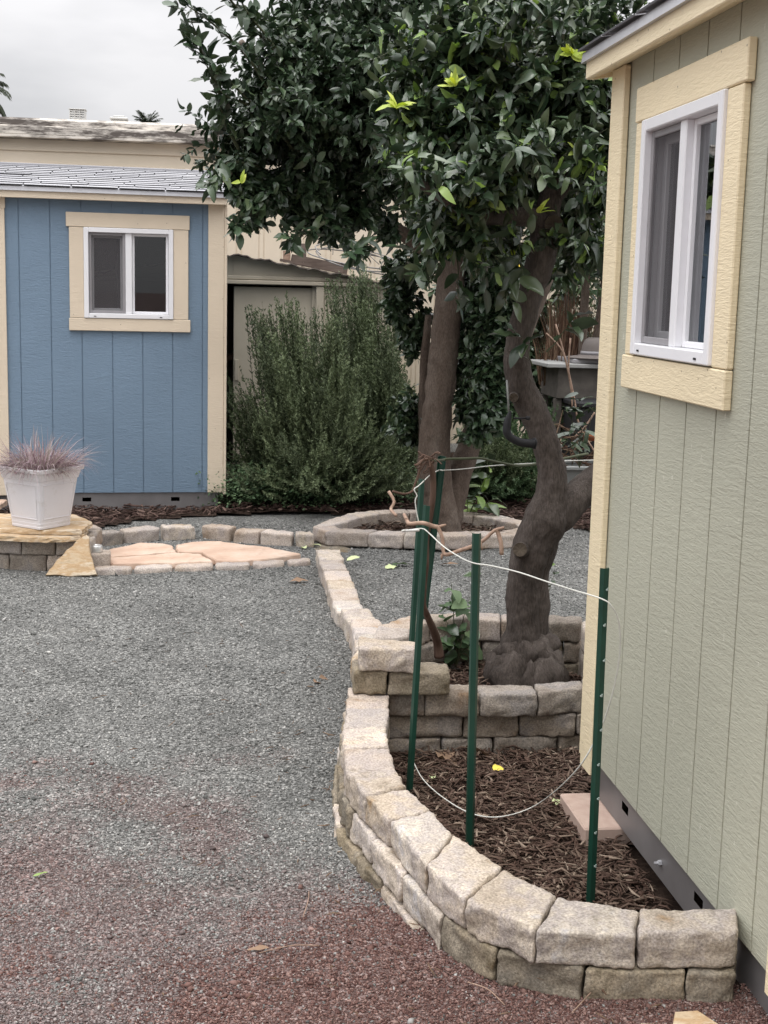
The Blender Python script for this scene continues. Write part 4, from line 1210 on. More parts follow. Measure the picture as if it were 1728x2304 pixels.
# pink concrete paver under the green shed's base
pv = MB().box(1.085, 1.30, 3.635, 3.92, -0.03, 0.026, 0.005)
tag(pv.build('paver', M['paver'], None, loc=(1.19, 3.78, -0.03)), 'pink concrete paver sticking out from under the green shed', 'paver')

# ------------------------------------------------------------------ white pot with grass
pot_c = Vector((-0.935, 7.605, 0.2305))
PA = math.radians(40)
def sq(hd, z, rot=PA - math.radians(45) + math.radians(45)):
    # corners at front, right, back, left
    return [(pot_c.x + hd * math.cos(math.radians(a)), pot_c.y + hd * math.sin(math.radians(a)), z) for a in (-85, 5, 95, 185)]
def rounded_sq(hd, z, cr=0.03, n=3):
    c = [Vector(p) for p in sq(hd, z)]
    out = []
    for i in range(4):
        a, b_, d_ = c[i - 1], c[i], c[(i + 1) % 4]
        e1, e2 = (a - b_).normalized(), (d_ - b_).normalized()
        for k in range(n + 1):
            t = k / n
            p = (b_ + e1 * cr) * (1 - t) ** 2 + b_ * 2 * t * (1 - t) + (b_ + e2 * cr) * t * t
            out.append(p)
    return out
pz = pot_c.z
prof = [(0.164, pz), (0.166, pz + .012), (0.164, pz + .014), (0.1675, pz + .030), (0.1665, pz + .032), (0.208, pz + .268), (0.214, pz + .270), (0.228, pz + .312), (0.243, pz + .314), (0.248, pz + .332), (0.247, pz + .336), (0.232, pz + .335), (0.222, pz + .30)]
rings = [rounded_sq(h_, z_, 0.022) for h_, z_ in prof]
V, Fc = [], []
m_ = len(rings[0])
for rg in rings: V += rg
for i in range(len(rings) - 1):
    for k in range(m_):
        Fc.append((i * m_ + k, i * m_ + (k + 1) % m_, (i + 1) * m_ + (k + 1) % m_, (i + 1) * m_ + k))
Fc.append(tuple(reversed(range(m_))))
pot = thing('flower_pot', 'white square tapered plastic pot standing on the golden flagstone slabs', 'flower pot', pot_c)
obj('pot_body', V, Fc, M['pot'], pot)
# raised panel outline on each of the four sides
pm = MB()
for i in range(4):
    def at(u, w):
        h_ = 0.1665 + (0.208 - 0.1665) * (w - .03) / (.268 - .03)
        c = [Vector(p) for p in sq(h_, pz + w)]
        a, b_ = c[i], c[(i + 1) % 4]
        nrm = ((a + b_) / 2 - Vector((pot_c.x, pot_c.y, pz + w))).normalized()
        return a.lerp(b_, u) + nrm * 0.0015
    loop = [at(.10, .055), at(.90, .055), at(.90, .245), at(.10, .245), at(.10, .055)]
    for a, b_ in zip(loop, loop[1:]):
        pm.tube([a, b_], 0.0022, 5)
pm.build('panel_moulding', M['pot'], pot)
obj('soil', [p for p in rounded_sq(0.212, pz + .295, 0.02)], [tuple(range(16))], M['soil'], pot)

def ribbons(P, D, L, W, droop, seg=5, seed=0, twist=0.3):
    """grass blades: tapering strips that arch over"""
    r = np.random.default_rng(seed)
    n = len(P)
    V = np.zeros((n, seg + 1, 2, 3))
    side = np.cross(D, np.array([0, 0, 1.0])); side /= np.linalg.norm(side, axis=1, keepdims=True) + 1e-9
    ang = r.normal(0, twist, n)[:, None]
    side = side * np.cos(ang) + np.cross(D, side) * np.sin(ang)
    p = P.copy(); d = D.copy()
    st = (L / seg)[:, None]
    for i in range(seg + 1):
        w = (W * (1 - (i / seg) ** 1.5) + 0.0004)[:, None]
        V[:, i, 0] = p - side * w / 2; V[:, i, 1] = p + side * w / 2
        p = p + d * st
        d = d + np.array([0, 0, -1.0]) * droop[:, None] / seg + r.normal(0, 0.05, (n, 3))
        d /= np.linalg.norm(d, axis=1, keepdims=True)
    q = [(2 * i, 2 * i + 1, 2 * i + 3, 2 * i + 2) for i in range(seg)]
    k = 2 * (seg + 1)
    Fc = (np.array(q)[None] + (np.arange(n) * k)[:, None, None]).reshape(-1, 4)
    return V.reshape(-1, 3), Fc
def unit(v): return v / (np.linalg.norm(v, axis=-1, keepdims=True) + 1e-9)
n = 1500
ang = rng.random(n) * 2 * np.pi; rad_ = np.sqrt(rng.random(n)) * 0.15
P = np.stack([pot_c.x + rad_ * np.cos(ang), pot_c.y + rad_ * np.sin(ang), np.full(n, pz + .292)], -1)
D = unit(np.stack([np.cos(ang) * (0.15 + rad_ * 5.5) + rng.normal(0, .25, n), np.sin(ang) * (0.15 + rad_ * 5.5) + rng.normal(0, .25, n), np.ones(n)], -1))
v, f = ribbons(P, D, 0.09 + rng.random(n) ** 1.5 * 0.21, 0.0034 + rng.random(n) * 0.0034, 0.5 + rng.random(n) * 2.0, seed=5)
tag(obj('ornamental_grass', v, f, M['purple_grass'], loc=(pot_c.x, pot_c.y, pz + .295)), 'tuft of arching purple grey grass growing in the white pot', 'grass plant')

# ------------------------------------------------------------------ green stakes
def stake(bottom, top, yaw, label, w=0.025, fl=0.011, lugs=True, sink=0.12):
    B, T = Vector(bottom), Vector(top)
    ax_ = (T - B).normalized()
    B0 = B - ax_ * sink
    x_ = Vector((math.cos(yaw), math.sin(yaw), 0)); x_ = (x_ - ax_ * x_.dot(ax_)).normalized()
    y_ = ax_.cross(x_)                      # away from the open side
    # hat-shaped channel: web in the middle, two slanting sides
    th = 0.0022
    prof = [(-w / 2, fl), (-w * .30, 0.0), (w * .30, 0.0), (w / 2, fl)]
    back = [(w / 2 - .001, fl + th), (w * .30 - .001, th), (-w * .30 + .001, th), (-w / 2 + .001, fl + th)]
    pl = prof + back
    V = []
    for p in (B0, T):
        for a, b_ in pl: V.append(p + x_ * a + y_ * b_)
    n_ = len(pl)
    Fc = [(i, (i + 1) % n_, n_ + (i + 1) % n_, n_ + i) for i in range(n_)]
    for base in (0, n_):
        q = [(0, 1, 6, 7), (1, 2, 5, 6), (2, 3, 4, 5)]
        for a in q: Fc.append(tuple(base + i for i in (a if base else a[::-1])))
    t = thing('garden_stake', label, 'stake', B, 'green metal garden stakes')
    obj('channel', V, Fc, M['post'], t)
    if lugs:
        H = (T - B).length
        k, h_ = 0, 0.055
        while h_ < H - 0.03:
            p = B + ax_ * (H - h_)
            lb = MB()
            a = p + x_ * (0.002 * (-1) ** k)
            lb.tube([a - y_ * 0.0005, a - y_ * 0.004, a - y_ * 0.006 + ax_ * 0.006], [0.0032, 0.003, 0.0018], 6)
            lb.build('lug', M['lug'], t)
            k += 1; h_ += 0.092
    return t
E_ = lambda x, y, Y: dy(x, y, Y)
P1b, P1t = dz(1280, 1945, 0.0), dy(1311, 1228, 3.226)
stake(P1b, P1t, 0.35, 'green stake close in front of the green shed, pale lugs up its face')
P2b, P2t = dz(1014, 1825, 0.0), dy(1029, 1153, 3.604)
stake(P2b, P2t, -0.25, 'green stake standing alone in the middle of the bark bed', lugs=False)
P3b, P3t = dz(880, 1707, -0.01), dy(917, 1092, 4.068)
stake(P3b, P3t, -1.15, 'shorter leaning green stake, front one of the close pair left of the bed', lugs=False)
P4b, P4t = dz(872, 1605, -0.02), dy(907, 1035, 4.551 - 0.26)
P4b = dz(872, 1605, -0.02)
P4t = dy(907, 1035, P4b.y)
stake(P4b, P4t, -1.2, 'leaning green stake behind the front one of the close pair', lugs=False)
P5b, P5t = dz(903, 1432, 0.10), dy(957, 985, 5.02)
stake(P5b, P5t, 2.75, 'dark green tall stake leaning right inside the near tree ring', w=0.032, fl=0.014, lugs=False)

# ------------------------------------------------------------------ cables and vine
def px_path(pts):
    """(x, y, depth) in zoom pixels of the survey crop at 860,980"""
    return [ay(860 + x * .1929, 980 + y * .1929, Y) for x, y, Y in pts]
def D_path(pts): return [dy(x, y, Y) for x, y, Y in pts]
def strand(name, pts, r, m, label, cat, k=6, n=6):
    P = smooth_path(pts, k)
    mb = MB().tube(P, r, n)
    return tag(mb.build(name, m, None, True, loc=P[0]), label, cat)
strand('cable', D_path([(868, 1147, 4.02), (890, 1144, 4.04), (912, 1142, 4.05), (925, 1150, 3.98), (960, 1182, 3.82), (1000, 1207, 3.68), (1026, 1217, 3.585), (1060, 1222, 3.53), (1120, 1236, 3.43), (1180, 1256, 3.35), (1240, 1275, 3.28), (1298, 1293, 3.205),
    (1322, 1310, 3.19), (1338, 1350, 3.2), (1338, 1420, 3.22), (1320, 1510, 3.25), (1290, 1590, 3.28), (1240, 1670, 3.34)]) +
    [dz(1160, 1738, 0.03), dz(1085, 1764, 0.006), dz(1020, 1758, 0.004), dz(960, 1725, 0.008), dz(915, 1685, 0.02), dz(893, 1645, 0.06), dz(891, 1628, 0.07)],
    0.0020, M['cable'], 'pale cable tied along the stakes, looping down to the bark before the green shed', 'cable')
strand('rod', px_path([(235, 1115, 4.03), (330, 1108, 4.03), (430, 1103, 4.035)]), 0.0045, M['whitetop'], 'short stiff white rod end sticking out left of the close stakes', 'rod', k=2)
strand('cable', px_path([(425, 1010, 4.50), (400, 890, 4.50), (385, 760, 4.50), (405, 700, 4.5), (372, 630, 4.5), (420, 590, 4.51), (475, 540, 4.53), (560, 460, 4.7), (660, 405, 5.0), (720, 405, 5.0), (950, 390, 5.1), (1250, 355, 5.25), (1500, 338, 5.35), (1800, 320, 5.5), (2050, 300, 5.6), (2500, 285, 5.8)]),
    0.0022, M['cable'], 'thin pale cable from the leaning stakes back behind the near tree trunk', 'cable')
vb = MB()
vb.tube(smooth_path([ay(988, 1478, 4.97), ay(985, 1450, 4.96), ay(978, 1424, 4.92), ay(962, 1387, 4.85), ay(953, 1358, 4.80), ay(955, 1310, 4.75), ay(959, 1269, 4.72), ay(960, 1211, 4.70), ay(968, 1163, 4.68), ay(974, 1115, 4.66), ay(974, 1072, 4.65), ay(968, 1040, 4.64)], 5),
        interp([.020, .017, .016, .013, .010, .0095, .010, .010, .010, .011, .011, .009], 56), 8)
R_ = random.Random(5)
for k in range(16):                      # frayed knot of old shoots at its head
    a = ay(966 + R_.uniform(-12, 10), 1034 + R_.uniform(-8, 10), 4.64)
    e = a + Vector((R_.uniform(-.035, .03), R_.uniform(-.03, .03), R_.uniform(-.035, .03)))
    vb.tube(smooth_path([a, a.lerp(e, .4) + Vector((R_.uniform(-.012, .012), 0, .012)), e, e + Vector((R_.uniform(-.02, .02), 0, R_.uniform(-.02, .01)))], 3), .0022, 5)
vb.tube(smooth_path(px_path([(560, 270, 4.64), (470, 290, 4.62), (420, 335, 4.6), (375, 350, 4.6)])), .0055, 6)
vb.tube(smooth_path(px_path([(470, 290, 4.62), (450, 340, 4.62), (430, 430, 4.62), (385, 560, 4.62), (350, 650, 4.62), (250, 680, 4.6), (120, 650, 4.58)])), .0042, 6)
vine = thing('grape_vine', 'dry brown vine with peeling bark climbing between the leaning green stakes', 'vine', ay(988, 1478, 4.97))
vb.build('vine_stem', M['vine'], vine, True)
cb = MB()
cb.tube(smooth_path(px_path([(75, 650, 4.5), (140, 770, 4.48), (100, 860, 4.45), (160, 930, 4.35)]), 3), .0055, 7)
cb.build('cane', M['cane'], vine, True); cb = MB()
cb.tube(smooth_path(px_path([(255, 920, 4.05), (300, 1010, 3.99), (330, 1030, 3.98), (470, 1020, 3.97), (600, 1060, 3.97), (650, 1075, 3.97), (700, 1200, 3.96), (715, 1360, 3.95), (760, 1388, 3.94), (900, 1342, 3.92), (1050, 1290, 3.90), (1180, 1222, 3.88), (1290, 1122, 3.87), (1330, 1098, 3.87), (1420, 1072, 3.86)]), 4),
        interp([.005, .006, .0064, .0066, .007, .0064, .006, .0058, .006, .0064, .006, .0056, .0052, .0052, .004], 57), 8)
cb.tube(smooth_path(px_path([(1330, 1098, 3.87), (1352, 1140, 3.87), (1385, 1260, 3.86), (1393, 1390, 3.86)]), 4), .0065, 8)
cb.tube(px_path([(650, 1070, 3.97), (700, 1052, 3.97), (745, 1038, 3.97)]), [.005, .0045, .0025], 6)
cb.tube(px_path([(700, 1380, 3.95), (690, 1450, 3.95)]), [.005, .0025], 6)
cb.tube(px_path([(1150, 1240, 3.88), (1155, 1300, 3.88), (1170, 1335, 3.88)]), [.004, .003, .0015], 6)
cb.tube(px_path([(280, 960, 4.0), (290, 1000, 4.0), (285, 1055, 4.0)]), [.004, .003, .0015], 6)
cb.build('cane', M['cane'], vine, True)
strand('cut_cane', px_path([(560, 290, 4.66), (690, 288, 4.95), (760, 275, 5.0), (950, 270, 5.05), (1150, 266, 5.1), (1300, 300, 5.15), (1600, 350, 5.25), (1900, 310, 5.4), (2400, 210, 5.6)]), 0.0052, M['twig'], 'thin brown cane lying across behind the dark stake towards the near trunk', 'cane')

# ------------------------------------------------------------------ trees
def trunk_tube(mb, pts, radii, n=20, k=8, rough=0.06, seed=0, lobes=0.0, lobe_top=0.0):
    P = smooth_path(pts, k)
    Rr = interp(radii, len(P))
    off = Vector((seed * 7.7, seed * 3.1, 0))
    V, Fc = [], []
    ref = None
    for i, p in enumerate(P):
        d = (P[min(i + 1, len(P) - 1)] - P[max(i - 1, 0)]).normalized()
        if ref is None: ref = d.cross(Vector((.2, .9, .1))).normalized()
        a = (ref - d * ref.dot(d)).normalized(); ref = a
        b_ = d.cross(a)
        for q in range(n):
            t = 2 * math.pi * q / n
            dr = a * math.cos(t) + b_ * math.sin(t)
            r = Rr[i] * (1 + rough * 2.2 * noise.fractal((p + dr * Rr[i]) * 9 + off, 1, 2, 3) + rough * .8 * noise.noise((p + dr * Rr[i]) * Vector((1, 1, 1)).length * 18 + off))
            r *= 1 + .045 * noise.fractal(Vector((math.cos(t) * Rr[i] * 70, math.sin(t) * Rr[i] * 70, p.z * 14)) + off, .8, 2, 3)
            if lobes:
                f_ = max(0.0, 1 - i / (len(P) * lobe_top))
                r *= 1 + lobes * f_ * (abs(math.sin(t * 2.5 + seed + 1.3 * noise.noise(p * 4 + off))) - .5) + lobes * .5 * f_ * noise.noise((p + dr * Rr[i]) * 14 + off)
            V.append(p + dr * r)
    for i in range(len(P) - 1):
        for q in range(n):
            Fc.append((i * n + q, i * n + (q + 1) % n, (i + 1) * n + (q + 1) % n, (i + 1) * n + q))
    Fc.append(tuple(reversed(range(n)))); Fc.append(tuple(range((len(P) - 1) * n, len(P) * n)))
    return mb.add(V, Fc)

def leaves(P, D, Nm, L, W, fold, curl, seed=0, side_curl=None, stations=(0.0, .1, .26, .45, .65, .84, 1.0), prof=(.06, .55, .90, 1.0, .90, .58, .03)):
    n = len(P)
    r = np.random.default_rng(seed)
    D = unit(D); Nm = unit(Nm - D * (Nm * D).sum(1, keepdims=True)); B = np.cross(Nm, D)
    V = np.zeros((n, len(stations), 3, 3))
    tw = r.normal(0, .35, n)
    for i, (t, w) in enumerate(zip(stations, prof)):
        a = (tw * (t - .3))[:, None]
        b_ = B * np.cos(a) + Nm * np.sin(a); nn = Nm * np.cos(a) - B * np.sin(a)
        mid = P + D * (L * t)[:, None] - Nm * (curl * L * t * t)[:, None] + B * (0.08 * L * np.sin(t * 3 + tw * 4))[:, None]
        hw = (W * 0.5 * w)[:, None]
        up = nn * (fold * W * .5 * w)[:, None]
        wav = nn * (r.normal(0, .10, n) * W * w)[:, None]
        V[:, i, 0] = mid - b_ * hw + up + wav; V[:, i, 1] = mid; V[:, i, 2] = mid + b_ * hw + up - wav
    q = []
    for i in range(len(stations) - 1):
        for j in range(2):
            q.append((i * 3 + j, i * 3 + j + 1, (i + 1) * 3 + j + 1, (i + 1) * 3 + j))
    k = len(stations) * 3
    Fc = (np.array(q)[None] + (np.arange(n) * k)[:, None, None]).reshape(-1, 4)
    return V.reshape(-1, 3), Fc

def twigs(bases, dirs, lens, per, seed, leaf_l, leaf_w, droop=0.3, twig_r=0.003, fold=(.25, .3), curl=(.15, .25)):
    """twigs with alternating leaves; returns leaf arrays and a MB with the stems"""
    r = np.random.default_rng(seed)
    n = len(bases)
    st = 4
    path = np.zeros((n, st + 1, 3)); d = unit(dirs); p = bases.copy()
    for i in range(st + 1):
        path[:, i] = p
        p = p + d * (lens / st)[:, None]
        d = unit(d + r.normal(0, .16, (n, 3)) + np.array([0, 0, -droop / st]))
    P, D, Nm = [], [], []
    tt = r.random((n, per)) * 0.85 + 0.15
    tt[:, 0] = 1.0
    seg = np.minimum((tt * st).astype(int), st - 1); fr = tt * st - seg
    rows = np.arange(n)[:, None]
    P = path[rows, seg] * (1 - fr[..., None]) + path[rows, seg + 1] * fr[..., None]
    T = unit(path[rows, seg + 1] - path[rows, seg])
    rad = r.normal(0, 1, (n, per, 3)); rad = unit(rad - T * (rad * T).sum(-1, keepdims=True))
    D = unit(T * (0.45 + .5 * (tt[..., None] > .98)) + rad * .85 + np.array([0, 0, -0.12]))
    Nm = unit(np.array([0, 0, 0.9]) + r.normal(0, .55, (n, per, 3)) + T * .35)
    P, D, Nm = P.reshape(-1, 3), D.reshape(-1, 3), Nm.reshape(-1, 3)
    m_ = len(P)
    L = leaf_l * (0.55 + r.random(m_) * .6); W = L * leaf_w * (.8 + r.random(m_) * .4)
    V, Fc = leaves(P, D, Nm, L, W, np.abs(r.normal(fold[0], fold[1], m_)), r.normal(curl[0], curl[1], m_), seed + 1)
    # stems: three-sided
    SV = np.zeros((n, st + 1, 3, 3))
    for i in range(st + 1):
        rr = twig_r * (1.25 - i / st)
        for q in range(3):
            SV[:, i, q] = path[:, i] + np.array([math.cos(q * 2.094), math.sin(q * 2.094) * .7, math.sin(q * 2.094) * .7]) * rr
    q = []
    for i in range(st):
        for j in range(3):
            q.append((i * 3 + j, i * 3 + (j + 1) % 3, (i + 1) * 3 + (j + 1) % 3, (i + 1) * 3 + j))
    SF = (np.array(q)[None] + (np.arange(n) * (st + 1) * 3)[:, None, None]).reshape(-1, 4)
    return V, Fc, SV.reshape(-1, 3), SF

def clump_points(c, rad, n, r, shell=0.55, pull=(0, 0, 0.25)):
    u = unit(r.normal(0, 1, (n, 3)))
    rr = (shell + (1 - shell) * r.random(n) ** .7)
    P = np.array(c) + u * np.array(rad) * rr[:, None] * 0.9
    D = unit(u * np.array([1, 1, .9]) + r.normal(0, .45, (n, 3)) + np.array(pull))
    return P, D

def crown(parent, clumps, seed, leaf_l, leaf_w, mats_, per=11, tl=.26, name='crown', keep=None, **kw):
    """clumps: (x, y in displayed photo pixels, half width, half height in the same, depth Y, depth radius, twigs): placed in space from the survey"""
    r = np.random.default_rng(seed)
    AV, AF, SV, SF, n0, s0 = [], [], [], [], 0, 0
    P_all, D_all = [], []
    for (x, y, hx, hy, Y, ry, n) in clumps:
        c = dy(x, y, Y)
        s = Y / FPX * DS
        P, D = clump_points(c, (hx * s, ry, hy * s), n, r)
        P_all.append(P); D_all.append(D)
    P, D = np.concatenate(P_all), np.concatenate(D_all)
    V, Fc, sv, sf = twigs(P - D * 0.10, D, tl * (.6 + r.random(len(P)) * .7), per, seed + 7, leaf_l, leaf_w, **kw)
    nl = len(Fc) // 12
    mi = np.repeat((r.random(nl) * len(mats_)).astype(int), 12)
    o = obj(name, V, Fc, mats_, parent, True, midx=mi)
    so = obj('twigs', sv, sf, M['twig'], o)
    return o

# near tree: trunk in the ring, leaning and forking towards the green shed
T1 = thing('citrus_tree', 'near citrus tree with a bent dark trunk and swollen foot in the block ring', 'tree', (1.18, 4.87, 0.10))
Yt = 4.88
mb = MB()
trunk_tube(mb, [Vector((1.178, 4.885, .02))] + [ay(x * DS, y * DS, Yt) for x, y in ((1121, 1450), (1122, 1415), (1125, 1385), (1129, 1358), (1132, 1320), (1133, 1250), (1150, 1180), (1180, 1120), (1192, 1060), (1188, 990), (1168, 925), (1145, 875), (1122, 815), (1118, 745), (1138, 660), (1160, 590), (1174, 530), (1180, 480), (1188, 430), (1200, 370), (1215, 290))],
           [.080, .080, .080, .078, .068, .062, .064, .074, .080, .058, .050, .051, .053, .050, .046, .045, .049, .055, .052, .042, .034, .02], n=72, k=18, rough=.055, seed=1)
trunk_tube(mb, [Vector((1.235, 4.90, .05)), Vector((1.232, 4.895, .2)), ay(1160 * DS, 1320 * DS, Yt + .015), ay(1160 * DS, 1250 * DS, Yt + .015), ay(1172 * DS, 1180 * DS, Yt + .01), ay(1192 * DS, 1120 * DS, Yt)], [.05, .05, .046, .047, .055, .05], n=48, k=14, rough=.06, seed=9)
def lump(mb, c, r, seed):
    bm = bmesh.new(); bmesh.ops.create_icosphere(bm, subdivisions=3, radius=1)
    off = Vector((seed * 3.3, seed, 0))
    V = []
    for v in bm.verts:
        k = 1 + .34 * noise.fractal(v.co * 1.5 + off, 1, 2, 5)
        V.append(Vector(c) + Vector((v.co.x * r[0], v.co.y * r[1], v.co.z * r[2])) * k)
    bm.verts.index_update()
    mb.add(V, [[v.index for v in f.verts] for f in bm.faces]); bm.free()
TC = Vector((1.185, 4.875))
for k_, (a_, rr_, z_, sx, sz) in enumerate(((-160, .082, .125, .050, .085), (-125, .088, .115, .052, .095), (-92, .088, .12, .045, .085), (-60, .086, .125, .054, .10), (-25, .088, .125, .052, .10), (20, .085, .12, .055, .09), (70, .085, .12, .055, .09), (120, .085, .12, .055, .09), (165, .085, .12, .055, .085),
                                              (-140, .050, .215, .040, .055), (-95, .050, .225, .042, .060), (-45, .058, .225, .046, .058), (0, .058, .23, .045, .06), (60, .05, .22, .045, .06), (170, .05, .21, .042, .05), (-180, .098, .15, .028, .05), (-75, .02, .12, .10, .10))):
    lump(mb, (TC.x + rr_ * 1.12 * math.cos(math.radians(a_)), TC.y + rr_ * 1.02 * math.sin(math.radians(a_)), z_), (sx * 1.28 * (1 + .2 * math.sin(k_ * 2.3)), sx * 1.2, sz * (1.08 + .14 * math.sin(k_ * 1.7))), k_)
trunk_tube(mb, [ay(x * DS, y * DS, Yt + dd) for x, y, dd in ((1165, 1160, 0), (1205, 1110, .02), (1250, 1070, .05), (1290, 1035, .09), (1335, 995, .13), (1390, 930, .16), (1440, 840, .18), (1470, 740, .15))], [.05, .068, .062, .058, .054, .05, .045, .035], n=48, k=14, rough=.05, seed=2)
trunk_tube(mb, [ay(x * DS, y * DS, Yt - dd) for x, y, dd in ((1195, 500, 0), (1150, 470, .05), (1090, 468, .10), (1040, 465, .2), (980, 440, .3), (900, 390, .35))], [.045, .036, .030, .03, .024, .014], n=14, rough=.05, seed=3)
trunk_tube(mb, [ay(x * DS, y * DS, Yt) for x, y in ((1195, 420), (1235, 370), (1280, 300), (1330, 200))], [.04, .034, .028, .015], n=14, rough=.06, seed=4)
tr = mb.build('trunk', M['bark'], T1, True)
def stub(c, d, r, ln, name='cut_stub'):
    c, d = Vector(c), Vector(d).normalized()
    m2 = MB()
    P = [c - d * .04, c + d * ln * .6, c + d * ln]
    m2.tube(P, [r * 1.25, r * 1.1, r], 14, cap=False)
    o = m2.build(name, M['bark'], tr, True)
    a = d.cross(Vector((0, .3, 1))).normalized(); b_ = d.cross(a)
    V = [c + d * (ln - .006)] + [c + d * (ln + (.001 if k % 2 else -.001)) + (a * math.cos(k * math.pi / 8) + b_ * math.sin(k * math.pi / 8)) * r * 1.0 for k in range(16)]
    obj('cut_face', V, [(0, 1 + k, 1 + (k + 1) % 16) for k in range(16)], M['cutwood'], tr)
stub(dy(1125, 1188, Yt - .075), (-.35, -1, .25), .026, .03)
stub(dy(1110, 858, Yt - .055), (-.25, -1, .0), .016, .02)
stub(dy(1193, 488, Yt - .055), (-.05, -1, .1), .034, .03)
near_cl = [(1010, 310, 120, 100, 5.1, .36, 130), (1190, 235, 95, 115, 5.0, .34, 110), (1130, 110, 160, 110, 5.0, .42, 130), (1100, 395, 70, 30, 5.35, .2, 40), (985, 440, 65, 36, 5.0, .2, 44),
           (910, 250, 80, 60, 5.15, .32, 60), (1262, 430, 34, 70, 5.25, .24, 44), (1290, 330, 45, 120, 5.0, .32, 60), (960, 130, 120, 100, 5.2, .38, 80), (1290, 110, 70, 110, 5.1, .32, 46), (1080, 520, 50, 20, 5.35, .16, 16), (1255, 540, 24, 26, 5.25, .18, 14),
           (985, 505, 40, 26, 4.78, .12, 20), (965, 400, 50, 30, 4.6, .12, 26), (1075, 400, 40, 24, 4.65, .10, 16), (935, 470, 20, 20, 4.8, .12, 9), (1262, 330, 30, 50, 4.7, .12, 20), (1110, 330, 40, 30, 4.6, .12, 18), (1215, 505, 12, 14, 4.78, .07, 4)]
c1 = crown(T1, near_cl, 41, .058, .50, [M['leaf_mid']] * 6 + [M['leaf_dark']] * 5 + [M['leaf_light']], per=20, tl=.23, droop=.35, fold=(.45, .5), curl=(.32, .6), name='foliage')
# drooping single shoots low on the trunk
lowp = np.array([tuple(dy(x, y, Y)) for x, y, Y in ((1150, 790, 4.80), (960, 520, 4.75), (1080, 560, 4.8), (1180, 760, 4.82), (985, 545, 4.78), (935, 500, 4.8), (1045, 520, 4.8), (1110, 500, 4.78))])
lowd = np.array([(-.2, -.3, .3), (-.4, -.2, -.7), (.2, -.2, -.8), (.6, -.1, .6), (.1, -.2, -.8), (-.5, 0, -.6), (0, -.2, -.8), (.3, -.2, -.7)], float)
V, Fc, sv, sf = twigs(lowp, lowd, np.full(len(lowp), .16), 7, 77, .10, .46)
o = obj('foliage', V, Fc, [M['leaf_mid']], T1, True); obj('twigs', sv, sf, M['twig'], o)
# bright young growth
yg = [(855, 232, 4.72, 9), (980, 186, 4.66, 8), (1235, 120, 4.60, 7), (1262, 128, 4.6, 5), (925, 405, 4.64, 5), (1110, 555, 5.3, 4), (1245, 325, 4.6, 3), (1165, 460, 4.55, 4), (1005, 450, 4.58, 3), (520, 395, 6.2, 3)]
P, D = [], []
r = np.random.default_rng(3)
for x, y, Y, k in yg:
    for j in range(k):
        P.append(tuple(dy(x, y, Y))); D.append((r.normal(0, .75), -0.35 + r.normal(0, .3), .55 + r.normal(0, .35)))
P, D = np.array(P), np.array(D)
nl = len(P)
V, Fc = leaves(P, D, unit(np.array([0, -.6, .6]) + r.normal(0, .4, (nl, 3))), (.035 + r.random(nl) * .035), .013 + r.random(nl) * .010, np.full(nl, .3), r.normal(.2, .2, nl), 9)
obj('young_leaves', V, Fc, M['leaf_new'], T1)

# far tree: straight trunk in the far ring, second stem leaning right
T2 = thing('citrus_tree', 'far citrus tree with a straight brown trunk in the far block ring, dense dark crown', 'tree', (1.49, 8.5, 0.02))
mb = MB()
Y2 = 8.5
trunk_tube(mb, [ay(x * DS, y * DS, Y2) for x, y in ((952, 1165), (952, 1140), (948, 1100), (940, 1040), (938, 970), (946, 880), (955, 790), (966, 690), (976, 600), (984, 520), (990, 420), (980, 320))],
           [.15, .13, .112, .104, .10, .094, .092, .089, .086, .076, .06, .045], n=56, k=16, rough=.045, seed=5, lobes=.18, lobe_top=.25)
trunk_tube(mb, [ay(x * DS, y * DS, Y2 + d_) for x, y, d_ in ((962, 1135, .08), (980, 1070, .10), (1000, 1000, .14), (1026, 930, .2), (1064, 850, .26), (1100, 780, .32), (1140, 700, .38), (1180, 600, .4))], [.10, .085, .08, .075, .07, .065, .06, .05], n=20, rough=.06, seed=6)
trunk_tube(mb, [ay(x * DS, y * DS, Y2 + .25) for x, y in ((932, 1130), (918, 1000), (914, 880), (918, 770), (926, 680))], [.038, .034, .032, .03, .022], n=16, rough=.06, seed=7)
for (a, b_, c_) in (((984, 560), (900, 430), (760, 330)), ((984, 500), (860, 320), (640, 210)), ((985, 450), (930, 250), (800, 60)), ((985, 480), (1080, 330), (1160, 180)), ((930, 540), (820, 480), (640, 420)), ((800, 380), (640, 240), (520, 90))):
    trunk_tube(mb, [ay(x * DS, y * DS, Y2 - .3 * k) for k, (x, y) in enumerate((a, b_, c_))], [.055, .04, .018], n=12, rough=.05, seed=8)
mb.build('trunk', M['bark2'], T2, True)
far_cl = [(735, 175, 125, 100, 7.4, .7, 270), (610, 215, 40, 45, 7.2, .35, 50), (640, 275, 95, 60, 7.2, .55, 160), (790, 295, 140, 75, 7.6, .75, 280), (625, 90, 45, 70, 7.4, .5, 26), (930, 110, 220, 120, 7.8, .8, 330), (960, 295, 165, 110, 8.0, .7, 240),
          (795, 365, 50, 18, 7.6, .3, 46), (1150, 330, 150, 170, 8.4, .7, 230), (1065, 580, 45, 60, 9.1, .3, 110),
          (1100, 60, 220, 100, 8.2, .8, 200), (790, 60, 150, 90, 7.6, .65, 180), (520, 300, 40, 35, 7.2, .3, 36)]
